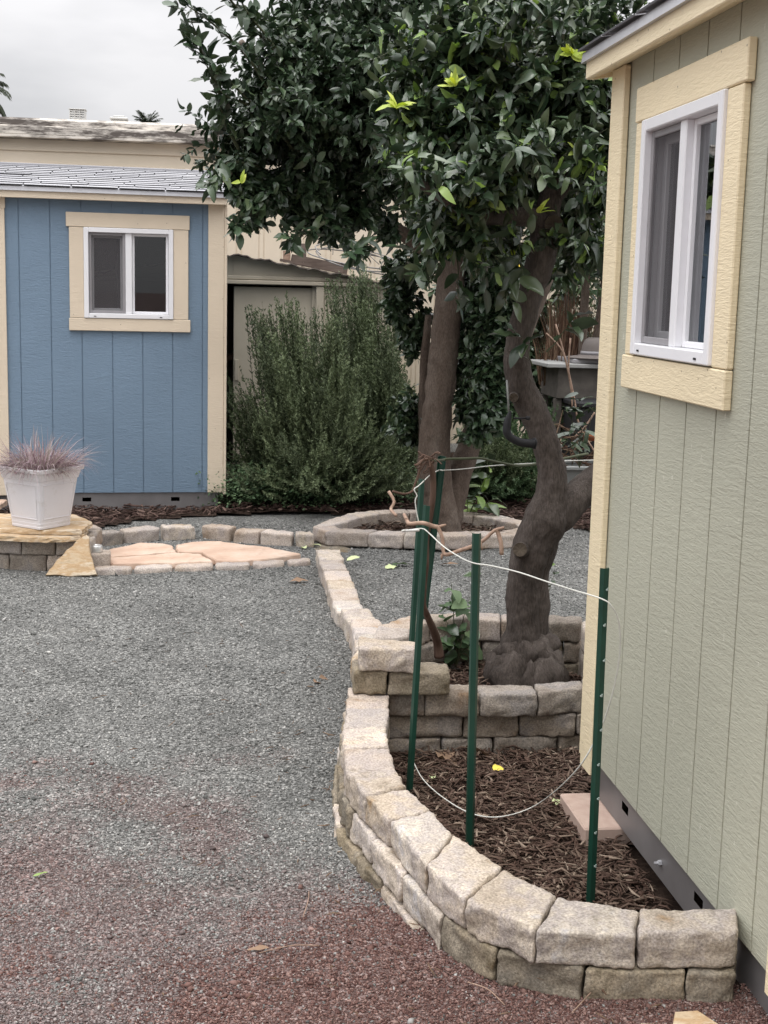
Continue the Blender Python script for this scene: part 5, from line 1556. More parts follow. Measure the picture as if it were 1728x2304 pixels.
low_cl = [(915, 500, 35, 60, 9.0, .22, 80), (872, 590, 34, 40, 8.9, .2, 64), (860, 660, 26, 36, 8.9, .16, 46), (1012, 630, 34, 90, 8.95, .15, 90), (1000, 760, 16, 60, 8.95, .12, 46), (1012, 850, 18, 50, 8.9, .12, 46), (905, 700, 14, 40, 8.95, .12, 30), (1060, 740, 45, 85, 8.40, .14, 130), (1075, 650, 50, 60, 8.4, .16, 110), (1070, 820, 50, 50, 8.35, .12, 70), (1045, 890, 40, 40, 8.35, .12, 70), (1030, 935, 18, 20, 8.35, .1, 18), (892, 740, 14, 30, 8.9, .14, 26), (884, 880, 18, 30, 8.85, .12, 34), (868, 915, 14, 20, 8.8, .1, 16), (900, 930, 16, 26, 8.85, .1, 22), (1040, 560, 40, 50, 8.5, .2, 60),
          (545, 450, 22, 32, 7.1, .14, 20), (575, 420, 34, 26, 7.1, .18, 34), (600, 400, 34, 26, 7.15, .2, 34), (520, 395, 26, 40, 7.1, .16, 26), (665, 400, 40, 40, 7.2, .2, 60), (720, 480, 36, 24, 7.4, .18, 44), (640, 455, 30, 14, 7.3, .14, 16), (700, 440, 40, 22, 7.3, .2, 34), (775, 465, 30, 24, 7.5, .16, 30), (838, 490, 16, 24, 7.9, .12, 18)]
c2_ = crown(T2, far_cl, 61, .057, .53, [M['leaf_dark'], M['leaf_dark'], M['leaf_dark'], M['leaf_dark'], M['leaf_mid']], per=29, tl=.29, droop=.2, fold=(.3, .38), curl=(.18, .42), name='foliage')
crown(T2, low_cl, 62, .066, .52, [M['leaf_dark'], M['leaf_dark'], M['leaf_dark'], M['leaf_mid']], per=16, tl=.15, droop=.4, fold=(.3, .35), curl=(.18, .38), name='foliage')
# loose outer branches against the sky at the left
LB = [((640, 330), (560, 240), (480, 160), (400, 75)), ((600, 230), (540, 130), (470, 60), (395, 5)), ((600, 120), (540, 50), (480, -20), (430, -70)), ((620, 300), (540, 230), (470, 190), (415, 50)), ((640, 180), (585, 90), (530, 20), (500, -60)), ((520, 330), (485, 260), (470, 190), (450, 130)),
      ((600, 430), (545, 450), (515, 475), (505, 500)), ((560, 360), (500, 350), (470, 375), (452, 395)), ((700, 480), (670, 500), (640, 510), (625, 520)), ((800, 500), (790, 530), (775, 540), (765, 550))]
sb = MB()
P, D, Nm = [], [], []
r = np.random.default_rng(15)
for b_ in LB:
    pts = smooth_path([dy(x, y, 7.05 - .1 * k) for k, (x, y) in enumerate(b_)], 6)
    sb.tube(pts, interp([.011, .007, .005, .0025], len(pts)), 5)
    for i in range(4, len(pts)):
        for j in range(3 if i < len(pts) - 3 else 4):
            q = pts[i]; d_ = (pts[i] - pts[i - 1]).normalized()
            P.append(tuple(q + Vector((r.normal(0, .015), r.normal(0, .02), r.normal(0, .015)))))
            D.append((d_.x * .6 + r.normal(0, .7), r.normal(0, .6), d_.z * .6 + r.normal(0, .6) - .1)); Nm.append((r.normal(0, .5), r.normal(0, .5) - .3, .9))
nl = len(P)
L = .085 * (.6 + r.random(nl) * .6)
V, Fc = leaves(np.array(P), np.array(D), np.array(Nm), L, L * .45, np.abs(r.normal(.25, .25, nl)), r.normal(.1, .25, nl), 16)
o = obj('foliage', V, Fc, [M['leaf_dark'], M['leaf_mid']], T2, True, midx=np.repeat((r.random(nl) > .75).astype(int), 12))
sb.build('twigs', M['twig'], o, True)

# ------------------------------------------------------------------ rosemary and low plants
def rosemary(name, label, base, tips, seed, mats_, per_tip=10, spread=.07, needle=.037, dens=70, group=None, bsp=.20, core=0.45):
    """many upright stems from a low base, curving up to the surveyed tips, needles along their upper part"""
    r = np.random.default_rng(seed)
    t = thing(name, label, 'shrub', base, group)
    tips = np.array(tips)
    base = tuple(Vector(base) + Vector((0, .22, 0)))
    n = len(tips) * per_tip
    T = np.repeat(tips + r.normal(0, 1, tips.shape) * np.array([.03, .12, .03]), per_tip, 0) + r.normal(0, 1, (n, 3)) * np.array([spread, spread * 1.5, spread * 1.0])
    short = 1 - r.random(n) ** 2.5 * core
    B = np.array(base)[None] + r.normal(0, 1, (n, 3)) * np.array([bsp, bsp * .7, 0.02])
    T = B + (T - B) * short[:, None]
    # control point: out first, then up
    Cn = B * .35 + T * .65; Cn[:, 2] = B[:, 2] + (T[:, 2] - B[:, 2]) * .32
    def pt(u): u = u[..., None]; return (1 - u) ** 2 * B[:, None] + 2 * u * (1 - u) * Cn[:, None] + u * u * T[:, None]
    u = 0.22 + 0.78 * r.random((n, dens)) ** .7
    P = pt(u); P2 = pt(np.minimum(u + .02, 1.02)); Tn = unit(P2 - P)
    rad = r.normal(0, 1, (n, dens, 3)); rad = unit(rad - Tn * (rad * Tn).sum(-1, keepdims=True))
    Dn = unit(Tn * .8 + rad * .75)
    sd = unit(np.cross(Dn, r.normal(0, 1, Dn.shape)))
    L = needle * (.6 + .6 * r.random((n, dens, 1))) * (1 - .45 * u[..., None] ** 6); W = .0038
    a, b_, c_ = P - sd * W, P + sd * W, P + Dn * L * .6 + sd * W * 1.2
    d_ = P + Dn * L
    V = np.stack([a, b_, c_, d_], -2).reshape(-1, 3)
    k = n * dens
    Fc = np.array([(0, 1, 2, 3)]) + (np.arange(k) * 4)[:, None]
    # needles of one stem share a shade: pick the material per stem
    mi = np.repeat(np.repeat((r.random(len(tips)) * len(mats_)).astype(int), per_tip), dens)
    obj('foliage', V, Fc, mats_, t, midx=mi)
    # stems
    m_ = min(n, 260)
    us = np.linspace(0, 1, 9)
    S = np.stack([pt(np.full((n, 1), x))[:, 0] for x in us], 1)[:m_]
    SV = np.zeros((m_, 9, 3, 3))
    for i in range(9):
        for q in range(3):
            SV[:, i, q] = S[:, i] + np.array([math.cos(q * 2.094), math.sin(q * 2.094), 0]) * (.0055 * (1.15 - us[i]))
    q = []
    for i in range(8):
        for j in range(3): q.append((i * 3 + j, i * 3 + (j + 1) % 3, (i + 1) * 3 + (j + 1) % 3, (i + 1) * 3 + j))
    SF = (np.array(q)[None] + (np.arange(m_) * 27)[:, None, None]).reshape(-1, 4)
    obj('stems', SV.reshape(-1, 3), SF, M['twig'], t)
    return t
RM = [M['rosemary'], M['rosemary'], M['rosemary_dark']]
tipsA = [tuple(dy(x, y, Y)) for x, y, Y in ((545, 665, 9.9), (560, 680, 9.7), (580, 655, 9.9), (605, 650, 10.0), (630, 660, 9.9), (650, 650, 10.0), (675, 665, 9.9), (700, 690, 9.9), (720, 700, 9.8), (560, 730, 9.7), (600, 720, 9.6), (640, 720, 9.6), (680, 740, 9.6), (720, 760, 9.5), (610, 780, 9.5), (660, 800, 9.5), (700, 820, 9.5), (760, 780, 9.6), (640, 840, 9.4), (700, 880, 9.4), (745, 700, 10.0), (740, 840, 9.5))]
rosemary('rosemary_bush', 'broad pale green rosemary bush with upright spikes before the tan metal shed', tuple(dz(700, 1085, 0.02) + Vector((0.06, .10, 0))), tipsA, 71, RM, per_tip=28, dens=140, spread=.034)
tipsB = [tuple(dy(x, y, Y)) for x, y, Y in ((715, 610, 10.3), (735, 590, 10.3), (755, 600, 10.3), (770, 580, 10.4), (790, 560, 10.4), (805, 590, 10.3), (825, 620, 10.3), (845, 660, 10.2), (735, 660, 10.2), (770, 650, 10.1), (800, 660, 10.1), (830, 720, 10.1), (780, 720, 10.0), (815, 780, 10.0), (860, 740, 10.0), (870, 800, 9.9), (840, 840, 9.9), (875, 840, 9.7), (890, 870, 9.6), (860, 880, 9.7), (855, 760, 10.0), (800, 820, 9.9), (760, 760, 10.0))]
rosemary('rosemary_bush', 'taller darker rosemary bush rising behind, beside the leafy citrus trunk', tuple(dz(850, 1060, 0.02) + Vector((0, .45, 0))), tipsB, 72, [M['rosemary_dark'], M['rosemary_dark'], M['rosemary']], per_tip=28, dens=140, spread=.034)
tipsC = [tuple(dy(x, y, Y)) for x, y, Y in ((505, 830, 9.75), (520, 810, 9.75), (545, 820, 9.7), (560, 860, 9.6), (510, 900, 9.65), (540, 930, 9.5), (590, 900, 9.4), (620, 950, 9.3), (680, 950, 9.3), (740, 930, 9.3), (800, 920, 9.4), (850, 930, 9.4), (880, 950, 9.4), (580, 980, 9.3), (500, 980, 9.6), (760, 1000, 9.25), (650, 1010, 9.25), (845, 1000, 9.3), (890, 900, 9.5), (780, 860, 9.4), (530, 1010, 9.4), (880, 1010, 9.3), (865, 960, 9.3), (820, 970, 9.3), (720, 1010, 9.2), (590, 1030, 9.25), (800, 1030, 9.2), (860, 1040, 9.2))]
rosemary('rosemary_bush', 'low sprawling rosemary spreading along the front to the blue shed corner', tuple(dz(690, 1080, 0.02) + Vector((0, .15, 0))), tipsC, 73, RM, per_tip=30, dens=120, spread=.06, core=.6)
tipsD = [tuple(dy(x, y, Y)) for x, y, Y in ((1010, 930, 9.6), (1040, 950, 9.6), (1070, 940, 9.6), (1100, 960, 9.6), (1130, 950, 9.6), (1150, 980, 9.6), (1060, 1000, 9.5), (1110, 1010, 9.5), (1030, 1000, 9.5), (1140, 1030, 9.5), (1080, 1045, 9.45), (1160, 920, 9.8), (1110, 900, 9.9), (1060, 890, 9.9), (1150, 860, 10))]
rosemary('rosemary_bush', 'low grey green bush between the far citrus trunk and the near trunk', tuple(dz(1090, 1080, 0.02) + Vector((0, .2, 0))), tipsD, 74, [M['herb'], M['rosemary']], per_tip=26, dens=110, spread=.06, core=.6)

def herb_patch(name, pts, n, seed, lab, hgt=.25, leaf=.024, mats_=None):
    r = np.random.default_rng(seed)
    c = np.array(pts)
    i = r.integers(0, len(c), n)
    P = c[i] + r.normal(0, 1, (n, 3)) * np.array([.10, .10, 0])
    hm = hgt * (.4 + r.random(n) * .9)
    P[:, 2] = .02 + hm * r.random(n) ** .6
    D = unit(np.stack([r.normal(0, 1, n), r.normal(0, 1, n), r.normal(.25, .4, n)], -1))
    Nm = unit(np.array([0, -.2, 1.0]) + r.normal(0, .4, (n, 3)))
    L = leaf * (.6 + r.random(n) * .8)
    V, Fc = leaves(P, D, Nm, L, L * .6, np.full(n, .2), r.normal(.15, .2, n), seed, stations=(0, .4, 1), prof=(.1, 1, .05))
    return tag(obj(name, V, Fc, mats_ or [M['herb']]), lab, kind='stuff')
hp = [tuple(dz(x, y, 0)) for x, y in ((490, 1100), (520, 1098), (545, 1095), (575, 1098), (600, 1096), (640, 1100), (680, 1098), (720, 1102), (760, 1096), (800, 1090), (840, 1090), (880, 1090), (620, 1085), (700, 1085), (560, 1080), (660, 1078), (760, 1080), (500, 1085), (820, 1078))]
herb_patch('ground_cover', hp, 13000, 81, 'small leaved green ground cover at the foot of the rosemary bushes')
hp = [tuple(dz(x, y, 0)) for x, y in ((1010, 1078), (1040, 1080), (1070, 1070), (1100, 1078), (1130, 1075), (1155, 1070), (1060, 1055), (1110, 1050))]
herb_patch('ground_cover', hp, 5200, 82, 'small leaved green ground cover right of the far citrus trunk')

# leafy suckers in the rings
def sprout(label, base, stems, seed, leaf, lw, mats_, n=8, cat='seedling', name='seedling'):
    r = np.random.default_rng(seed)
    t = thing(name, label, cat, base)
    P, D, Nm = [], [], []
    sb_ = MB()
    for tip in stems:
        pts = smooth_path([base, (Vector(base) + Vector(tip)) / 2 + Vector((r.normal(0, .01), r.normal(0, .01), .02)), tip], 5)
        sb_.tube(pts, interp([.0035, .002, .001], len(pts)), 5)
        for j in range(n):
            q = pts[int(len(pts) * (.3 + .69 * r.random()))]
            P.append(tuple(q)); D.append((r.normal(0, 1), r.normal(0, 1) - .3, r.normal(.1, .4))); Nm.append((r.normal(0, .3), -.4 + r.normal(0, .3), 1))
    k = len(P)
    L = leaf * (.5 + r.random(k) * .7)
    V, Fc = leaves(np.array(P), np.array(D), np.array(Nm), L, L * lw, np.full(k, .2), r.normal(.25, .2, k), seed)
    obj('leaf_blades', V, Fc, mats_, t, midx=np.repeat((r.random(k) * len(mats_)).astype(int), 12))
    sb_.build('stem', M['twig'], t)
    return t
b0 = dz(985, 1440, .10)
sprout('leafy green sapling growing between the vine and the near trunk inside the ring', b0, [b0 + Vector(v_) for v_ in ((-.03, 0, .34), (.05, .02, .28), (.03, -.03, .16), (-.02, -.04, .12), (.06, -.03, .10), (-.05, 0, .2))], 91, .068, .75, [M['leaf_mid'], M['herb'], M['herb']], n=9)
b0 = dz(1178, 1400, .12) + Vector((.03, .12, 0))
sprout('thin bright green shoot just behind the right of the near trunk', b0, [b0 + Vector((.0, 0, .36)), b0 + Vector((.03, .02, .28))], 92, .03, .5, [M['leaf_light'], M['leaf_mid']], n=11)
b0 = dz(1008, 1125, .03)
sprout('dark leafy sucker beside the foot of the far trunk in the far ring', b0, [b0 + Vector((-.02, 0, .42)), b0 + Vector((.15, -.05, .35)), b0 + Vector((.22, -.05, .18)), b0 + Vector((.06, -.1, .2)), b0 + Vector((.2, 0, .5))], 93, .16, .36, [M['leaf_mid'], M['leaf_dark'], M['leaf_light']], n=6)

# black bow saw hung in the crook of the near tree
def zA(x, y, dd=0): return ay(1100 + x * .1688, 860 + y * .1688, 4.74 + dd)
sw = thing('bow_saw', 'black handled bow saw hooked on the near trunk with a thin pale frame rod', 'saw', zA(240, 620))
hb = MB()
pts = smooth_path([zA(285, 380), zA(262, 470), zA(245, 560), zA(240, 660), zA(290, 735), zA(420, 800), zA(600, 820)], 5)
hb.tube(pts, interp([.004, .011, .014, .015, .0145, .0155, .0165], len(pts)), 10)
hb.tube([zA(600, 745), zA(612, 800), zA(600, 885)], [.007, .010, .007], 8)
hb.tube([zA(330, 480), zA(470, 480), zA(500, 478)], .0035, 8)
hb.tube([zA(495, 478), zA(545, 478)], .007, 8)
hb.build('handle', M['blackplastic'], sw, True)
hb = MB().tube([zA(238, -30), zA(250, 150), zA(265, 390)], .0035, 8).build('frame_rod', M['greyplastic'], sw, True)

# ------------------------------------------------------------------ tan metal shed with things on its roof
MY = 11.8
t = thing('metal_shed', 'low tan metal shed with a half open sliding door behind the rosemary', 'shed', (0.2, MY, 0))
Zm = lambda x, y, Y=MY: ay(480 + x * .2893, 540 + y * .2893, Y)
pk, rr_ = Zm(160, 100), Zm(1400, 345)
ridge_x, ridge_z, eave_x, eave_z = pk.x, pk.z - .02, rr_.x + .05, rr_.z - .02
left_x = 2 * ridge_x - eave_x
slope = (ridge_z - eave_z) / (eave_x - ridge_x)
dt = Zm(160, 362); dr = Zm(770, 380); jl = Zm(95, 362)
lin0, lin1 = Zm(500, 350).z, Zm(500, 315).z
w = MB()
open_x0, open_x1 = jl.x, dt.x                      # dark gap
# front wall with a doorway
def roof_z(x): return ridge_z - abs(x - ridge_x) * slope
doorR = dr.x
w.add([(left_x, MY, 0), (open_x0, MY, 0), (open_x0, MY, lin1), (left_x, MY, lin1)], [(0, 1, 2, 3)])
w.add([(doorR, MY, 0), (eave_x, MY, 0), (eave_x, MY, lin1), (doorR, MY, lin1)], [(0, 1, 2, 3)])
w.add([(left_x, MY - .004, lin1), (eave_x, MY - .004, lin1), (eave_x, MY - .004, max(lin1 + .001, roof_z(eave_x))), (ridge_x, MY - .004, ridge_z), (left_x, MY - .004, max(lin1 + .001, roof_z(left_x)))], [(0, 1, 2, 3, 4)])
w.add([(left_x, MY, 0), (left_x, MY + 2, 0), (left_x, MY + 2, eave_z), (left_x, MY, eave_z)], [(0, 3, 2, 1)])
w.add([(eave_x, MY, 0), (eave_x, MY + 2, 0), (eave_x, MY + 2, eave_z), (eave_x, MY, eave_z)], [(0, 1, 2, 3)])
w.add([(left_x, MY + 2, 0), (eave_x, MY + 2, 0), (eave_x, MY + 2, eave_z), (ridge_x, MY + 2, ridge_z), (left_x, MY + 2, eave_z)], [(4, 3, 2, 1, 0)])
w.build('wall', M['tanmetal'], t)
x_ = MB()
x_.box(left_x, eave_x, MY - .055, MY - .006, lin0, lin1 - .003, .006)
x_.box(left_x, eave_x, MY - .030, MY - .006, lin1, lin1 + .035, .006)
x_.box(doorR + .03, doorR + .10, MY - .04, MY - .005, 0, lin0 - .002, .006)
x_.box(doorR + .102, doorR + .13, MY - .02, MY - .005, 0, lin0 - .002, .004)
x_.box(open_x0 - .05, open_x0, MY - .03, MY - .002, 0, lin0 - .002, .004)
pc = Zm(160, 100).x
x_.box(pc - .004, pc + .004, MY - .012, MY - .006, lin1 + .04, ridge_z - .03)
x_.build('frame_rail', M['tanmetal'], t)
dr_ = MB().box(open_x1, doorR + .06, MY + .02, MY + .045, 0.03, lin0 - .02, .004).build('sliding_door', M['tanmetal'], t)
hz = Zm(160, 1010).z
MB().box(open_x1 + .012, open_x1 + .045, MY + .002, MY + .019, hz - .09, hz + .09, .003).build('handle', M['tanmetal'], dr_)
rf = MB()
nseg = 40
for sgn, ex in ((1, eave_x + .06), (-1, left_x - .06)):
    for k in range(nseg):
        xa, xb = ridge_x + (ex - ridge_x) * k / nseg, ridge_x + (ex - ridge_x) * (k + 1) / nseg
        wob = lambda xx: .010 * math.sin(xx * 23) + .007 * math.sin(xx * 51)
        rf.add([(xa, MY - .10 + wob(xa), roof_z(xa) + .012 + wob(xa * 1.3) * .8), (xb, MY - .10 + wob(xb), roof_z(xb) + .012 + wob(xb * 1.3) * .8), (xb, MY + 2.1, roof_z(xb) + .012), (xa, MY + 2.1, roof_z(xa) + .012),
                (xa, MY - .10 + wob(xa), roof_z(xa) + .002 + wob(xa * 1.3) * .8), (xb, MY - .10 + wob(xb), roof_z(xb) + .002 + wob(xb * 1.3) * .8)], [(0, 1, 2, 3), (4, 5, 1, 0)] if sgn > 0 else [(3, 2, 1, 0), (0, 1, 5, 4)])
rf.build('roof', M['roofsheet'], t)
# stored stuff seen in the gap
pl = MB()
a, b_ = Zm(100, 930, MY + .3), Zm(150, 880, MY + .3)
pl.add([a + Vector((0, 0, -.03)), b_ + Vector((.05, 0, -.03)), b_ + Vector((.05, 0, .03)), a + Vector((0, 0, .03))] + [a + Vector((0, .02, -.03)), b_ + Vector((.05, .02, -.03)), b_ + Vector((.05, .02, .03)), a + Vector((0, .02, .03))], [(0, 1, 2, 3), (7, 6, 5, 4), (0, 4, 5, 1), (1, 5, 6, 2), (2, 6, 7, 3), (3, 7, 4, 0)])
pl.tube([a + Vector((-.3, .25, -.77)), a + Vector((0.02, .01, 0))], .015, 6)
o = pl.build('plank', M['dryplant'], None, loc=a)
tag(o, 'dim brown board leaning inside the dark gap of the metal shed door', 'board')
def plank(p, q, wdt, hgt, label, m='plank'):
    p, q = Vector(p), Vector(q)
    d = (q - p).normalized(); s_ = Vector((0, 1, 0)); u_ = d.cross(s_) * -1
    if u_.z < 0: u_ = -u_
    V = []
    for e in (p, q):
        for a, b_ in ((0, 0), (wdt, 0), (wdt, hgt), (0, hgt)): V.append(e + s_ * a + u_ * b_)
    o = obj('plank', V, [(0, 1, 2, 3), (7, 6, 5, 4), (0, 4, 5, 1), (1, 5, 6, 2), (2, 6, 7, 3), (3, 7, 4, 0)], M[m], loc=p)
    return tag(o, label, 'plank', 'planks on the metal shed roof')
RZ = lambda x: roof_z(x) + .026
def on_roof(zx0, zx1, Y):
    a, b_ = Zm(zx0, 150, Y), Zm(zx1, 150, Y)
    return Vector((a.x, Y, RZ(a.x))), Vector((b_.x, Y, RZ(b_.x)))
a, b_ = on_roof(600, 1040, MY + .25); plank(a, b_, .04, .085, 'long grey brown plank lying on edge down the metal shed roof')
a, b_ = on_roof(545, 600, MY + .22); plank(a, b_ + Vector((0, 0, .01)), .09, .10, 'short weathered block of wood at the upper end of the roof planks', 'cane')
a, b_ = on_roof(520, 760, MY - .02); plank(a, b_, .10, .02, 'thin warped board at the roof edge of the metal shed')
a, b_ = on_roof(700, 1010, MY + .08); plank(a, b_, .07, .03, 'flat dark plank in front of the long one on the metal shed roof')
a = Zm(705, 130, MY + .3)
tag(MB().box(a.x - .022, a.x + .022, MY + .32, MY + .36, RZ(a.x), a.z + .115, .004).build('peg', M['plank'], None, loc=(a.x, MY + .34, RZ(a.x))), 'short upright wooden peg standing behind the roof planks', 'peg')
wb = MB()
c0 = Zm(1130, 195, MY + .1)
R_ = random.Random(8)
for k in range(3):
    rx, rz_ = R_.uniform(.36, .46), R_.uniform(.06, .10)
    til = R_.uniform(-.20, .04)
    ph = R_.uniform(0, 6)
    pts = [c0 + Vector((math.cos(a_) * rx + R_.uniform(-.01, .01), math.sin(a_) * .3, math.sin(a_) * rz_ + math.cos(a_) * til * .5 + .05)) for a_ in np.linspace(ph, ph + 5.6 + R_.random(), 30)]
    wb.tube(pts, .006, 5, cap=True)
for pts in ([(930, 115), (935, 50), (970, 5), (1010, -30)], [(1310, 270), (1305, 200), (1330, 160), (1370, 155), (1395, 190)], [(1015, 130), (1050, 80), (1120, 60), (1200, 110), (1290, 190)]):
    wb.tube(smooth_path([Zm(x, y, MY + .1) for x, y in pts], 5), .0035, 5)
tag(wb.build('wire_coil', M['wire_grey'], None, True, loc=c0), 'tangled coil of old grey wire lying on the metal shed roof', 'wire')

# ------------------------------------------------------------------ the long beige home behind
HY = 14.0
z1s = lambda x, y, Y: ay(x * .5208, y * .5208, Y)
hm = thing('mobile_home', 'long beige flat roofed home behind the sheds with a mould stained roof edge', 'house', (1.0, HY, 0))
soff = z1s(400, 612, HY).z
xs0, xs1 = -9.0, 10.0
w = MB()
trim_z = z1s(1010, 750, HY).z
# vertical grooved panels below, lap boards above
R_ = random.Random(4)
x = xs0
xs = [xs0]; deps = []
while x < xs1:
    wv = .165
    xs += [x + wv, x + wv + .012, x + wv + .05, x + wv + .062]
    x += wv + .062
xs = [v_ for v_ in xs if v_ < xs1] + [xs1]
def dep(xm):
    k = (xm - xs0) % (.165 + .062)
    return .008 if (.165 < k < .177 or .215 < k < .227) else 0.0
panel(w, xs, [0.0, trim_z], HY, (), dep)
w.add([(xs0, HY + .01, 0), (xs0, HY + 4, 0), (xs0, HY + 4, soff), (xs0, HY + .01, soff)], [(3, 2, 1, 0)])
w.add([(xs1, HY + .01, 0), (xs1, HY + 4, 0), (xs1, HY + 4, soff), (xs1, HY + .01, soff)], [(0, 1, 2, 3)])
w.add([(xs0, HY + 4, 0), (xs1, HY + 4, 0), (xs1, HY + 4, soff), (xs0, HY + 4, soff)], [(3, 2, 1, 0)])
w.build('wall', M['home'], hm)
b_ = MB()
z_, k = trim_z + .03, 0
b_.box(xs0, xs1, HY - .05, HY - .002, trim_z - .03, trim_z + .028, .006)
zz = [z_]
while z_ < soff - .02:
    h_ = .145 if k % 2 else .12
    zt = min(soff, z_ + h_)
    b_.add([(xs0, HY - .032, z_), (xs1, HY - .032, z_), (xs1, HY - .012, zt), (xs0, HY - .012, zt), (xs0, HY - .004, z_), (xs1, HY - .004, z_)], [(0, 1, 2, 3), (4, 5, 1, 0)])
    z_ = zt; k += 1
b_.build('lap_board', M['home'], hm)
e = MB()
e.box(xs0 - .1, xs1 + .1, HY - .16, HY + .1, soff + .002, soff + .03, .005)
e.box(xs0 - .1, xs1 + .1, HY - .16, HY - .10, soff + .0302, soff + .115, .006)
e.box(xs0 - .1, xs1 + .1, HY - .10, HY + .2, soff + .10, soff + .195, .02)
e.build('roof_edge', M['home_band'], hm)
r_ = MB().add([(xs0 - .1, HY + .15, soff + .18), (xs1 + .1, HY + .15, soff + .18), (xs1 + .1, HY + 2.2, soff + .34), (xs0 - .1, HY + 2.2, soff + .34), (xs1 + .1, HY + 4.2, soff + .22), (xs0 - .1, HY + 4.2, soff + .22)], [(0, 1, 2, 3), (3, 2, 4, 5)]).build('roof', M['home_band'], hm)
rt = soff + .195
va = z1s(337, 530, HY + .5)
v = MB()
v.box(va.x - .03, va.x + .03, HY + .47, HY + .53, rt - .02, rt + .055, .003)
v.box(va.x - .08, va.x + .08, HY + .42, HY + .58, rt + .056, rt + .064, .003)
for k in range(4):
    v.box(va.x - .076, va.x + .076, HY + .424, HY + .432, rt + .068 + k * .023, rt + .082 + k * .023, .002)
    v.box(va.x - .076, va.x + .076, HY + .568, HY + .576, rt + .068 + k * .023, rt + .082 + k * .023, .002)
for dx in (-.078, -.027, .022, .07):
    v.box(va.x + dx, va.x + dx + .008, HY + .421, HY + .579, rt + .0645, rt + .157, .002)
v.box(va.x - .086, va.x + .086, HY + .414, HY + .586, rt + .1575, rt + .166, .003)
v.build('roof_vent', M['ventgrey'], hm)
vc = z1s(515, 540, HY + .5)
v = MB()
v.box(vc.x - .07, vc.x + .07, HY + .43, HY + .57, rt - .03, rt + .075, .006)
v.box(vc.x - .09, vc.x + .09, HY + .41, HY + .59, rt + .0755, rt + .10, .008)
v.box(vc.x - .06, vc.x + .06, HY + .45, HY + .55, rt + .1005, rt + .12, .008)
vo_ = v.build('roof_vent', M['ventgrey'], hm)
MB().box(vc.x - .045, vc.x + .045, HY + .424, HY + .429, rt + .025, rt + .055, .001).build('grille', M['blackplastic'], vo_)
vd = z1s(890, 565, HY + .5)
v = MB(); v.box(vd.x - .04, vd.x + .04, HY + .46, HY + .54, rt - .02, rt + .03, .003); v.box(vd.x - .055, vd.x + .055, HY + .445, HY + .555, rt + .0305, rt + .055, .006)
v.build('roof_vent', M['ventgrey'], hm)

# ------------------------------------------------------------------ palms far behind
def palm(label, top, fr, nf, seed, trunk_r, groundz=0.0, droop=1.4):
    r = np.random.default_rng(seed)
    t = thing('palm_tree', label, 'palm', (top.x, top.y, groundz))
    mb = MB()
    pts = [Vector((top.x, top.y, groundz)), Vector((top.x + fr * .05, top.y, (top.z + groundz) / 2)), top]
    mb.tube(smooth_path(pts, 6), trunk_r, 12)
    mb.build('trunk', M['bark2'], t, True)
    P, D, L, W, dr_ = [], [], [], [], []
    VV, FF, n0 = [], [], 0
    for k in range(nf):
        a = r.random() * 2 * math.pi; el = r.uniform(-.5, 1.2)
        d = Vector((math.cos(a) * math.cos(el), math.sin(a) * math.cos(el), math.sin(el)))
        p = Vector(top); pts = [p.copy()]
        for i in range(8):
            p = p + d * fr / 8; d = (d + Vector((0, 0, -droop / 8 * (.5 + i / 8)))).normalized(); pts.append(p.copy())
        for i in range(2, 9):
            tn = (pts[min(8, i)] - pts[i - 1]).normalized()
            for s_ in (-1, 1):
                for q in range(3):
                    sd = tn.cross(Vector((0, 0, 1))).normalized() * s_
                    o_ = pts[i - 1].lerp(pts[i], q / 3)
                    P.append(tuple(o_)); D.append(tuple((sd * .8 + tn * .7 + Vector((0, 0, -.25))).normalized())); L.append(fr * .34 * (1 - .5 * abs(i - 4) / 4)); W.append(fr * .045); dr_.append(.9)
        mbf = MB().tube(pts, interp([fr * .02, fr * .006], 9), 4)
        VV += mbf.v; FF += [tuple(i + n0 for i in f_) for f_ in mbf.f]; n0 += len(mbf.v)
    v_, f_ = ribbons(np.array(P), np.array(D), np.array(L), np.array(W), np.array(dr_), seg=3, seed=seed)
    fo = obj('fronds', v_, f_, M['palm'], t)
    obj('frond_rib', VV, FF, M['palm'], fo)
    return t
palm('small distant fan palm showing above the home roof near the tree', ay(330, 284, 46) , 0.6, 46, 5, .16, droop=.9)
palm('drooping palm at the left edge of the sky behind the home', ay(-52, 212, 24), 0.62, 34, 6, .14, droop=2.2)

# ------------------------------------------------------------------ things at the back right, past the near trunk
BY = 10.6
tb = thing('work_table', 'grey wooden potting table with a pale board top at the back right', 'table', dy(1230, 900, BY))
ta, tb2 = dy(1170, 782, BY), dy(1330, 790, BY)
m1 = MB().box(ta.x, tb2.x, BY - .2, BY + .45, ta.z - .035, ta.z, .006); m1.build('table_top', M['tabletop'], tb)
m1 = MB().box(ta.x + .22, tb2.x - .02, BY - .16, BY + .4, ta.z + .0015, ta.z + .035, .006)
tag(m1.build('board', M['greyframe'], None, loc=(ta.x + .4, BY, ta.z)), 'grey board lying on the white topped potting table', 'board')
m1 = MB().box(ta.x + .1, tb2.x, BY - .14, BY + .4, ta.z - .28, ta.z - .037, .006); m1.build('apron', M['woodbox'], tb)
for xx in (ta.x + .12, tb2.x - .12):
    for yy in (BY - .12, BY + .32):
        MB().box(xx - .03, xx + .03, yy, yy + .06, 0.0, ta.z - .282, .004).build('leg', M['woodbox'], tb)
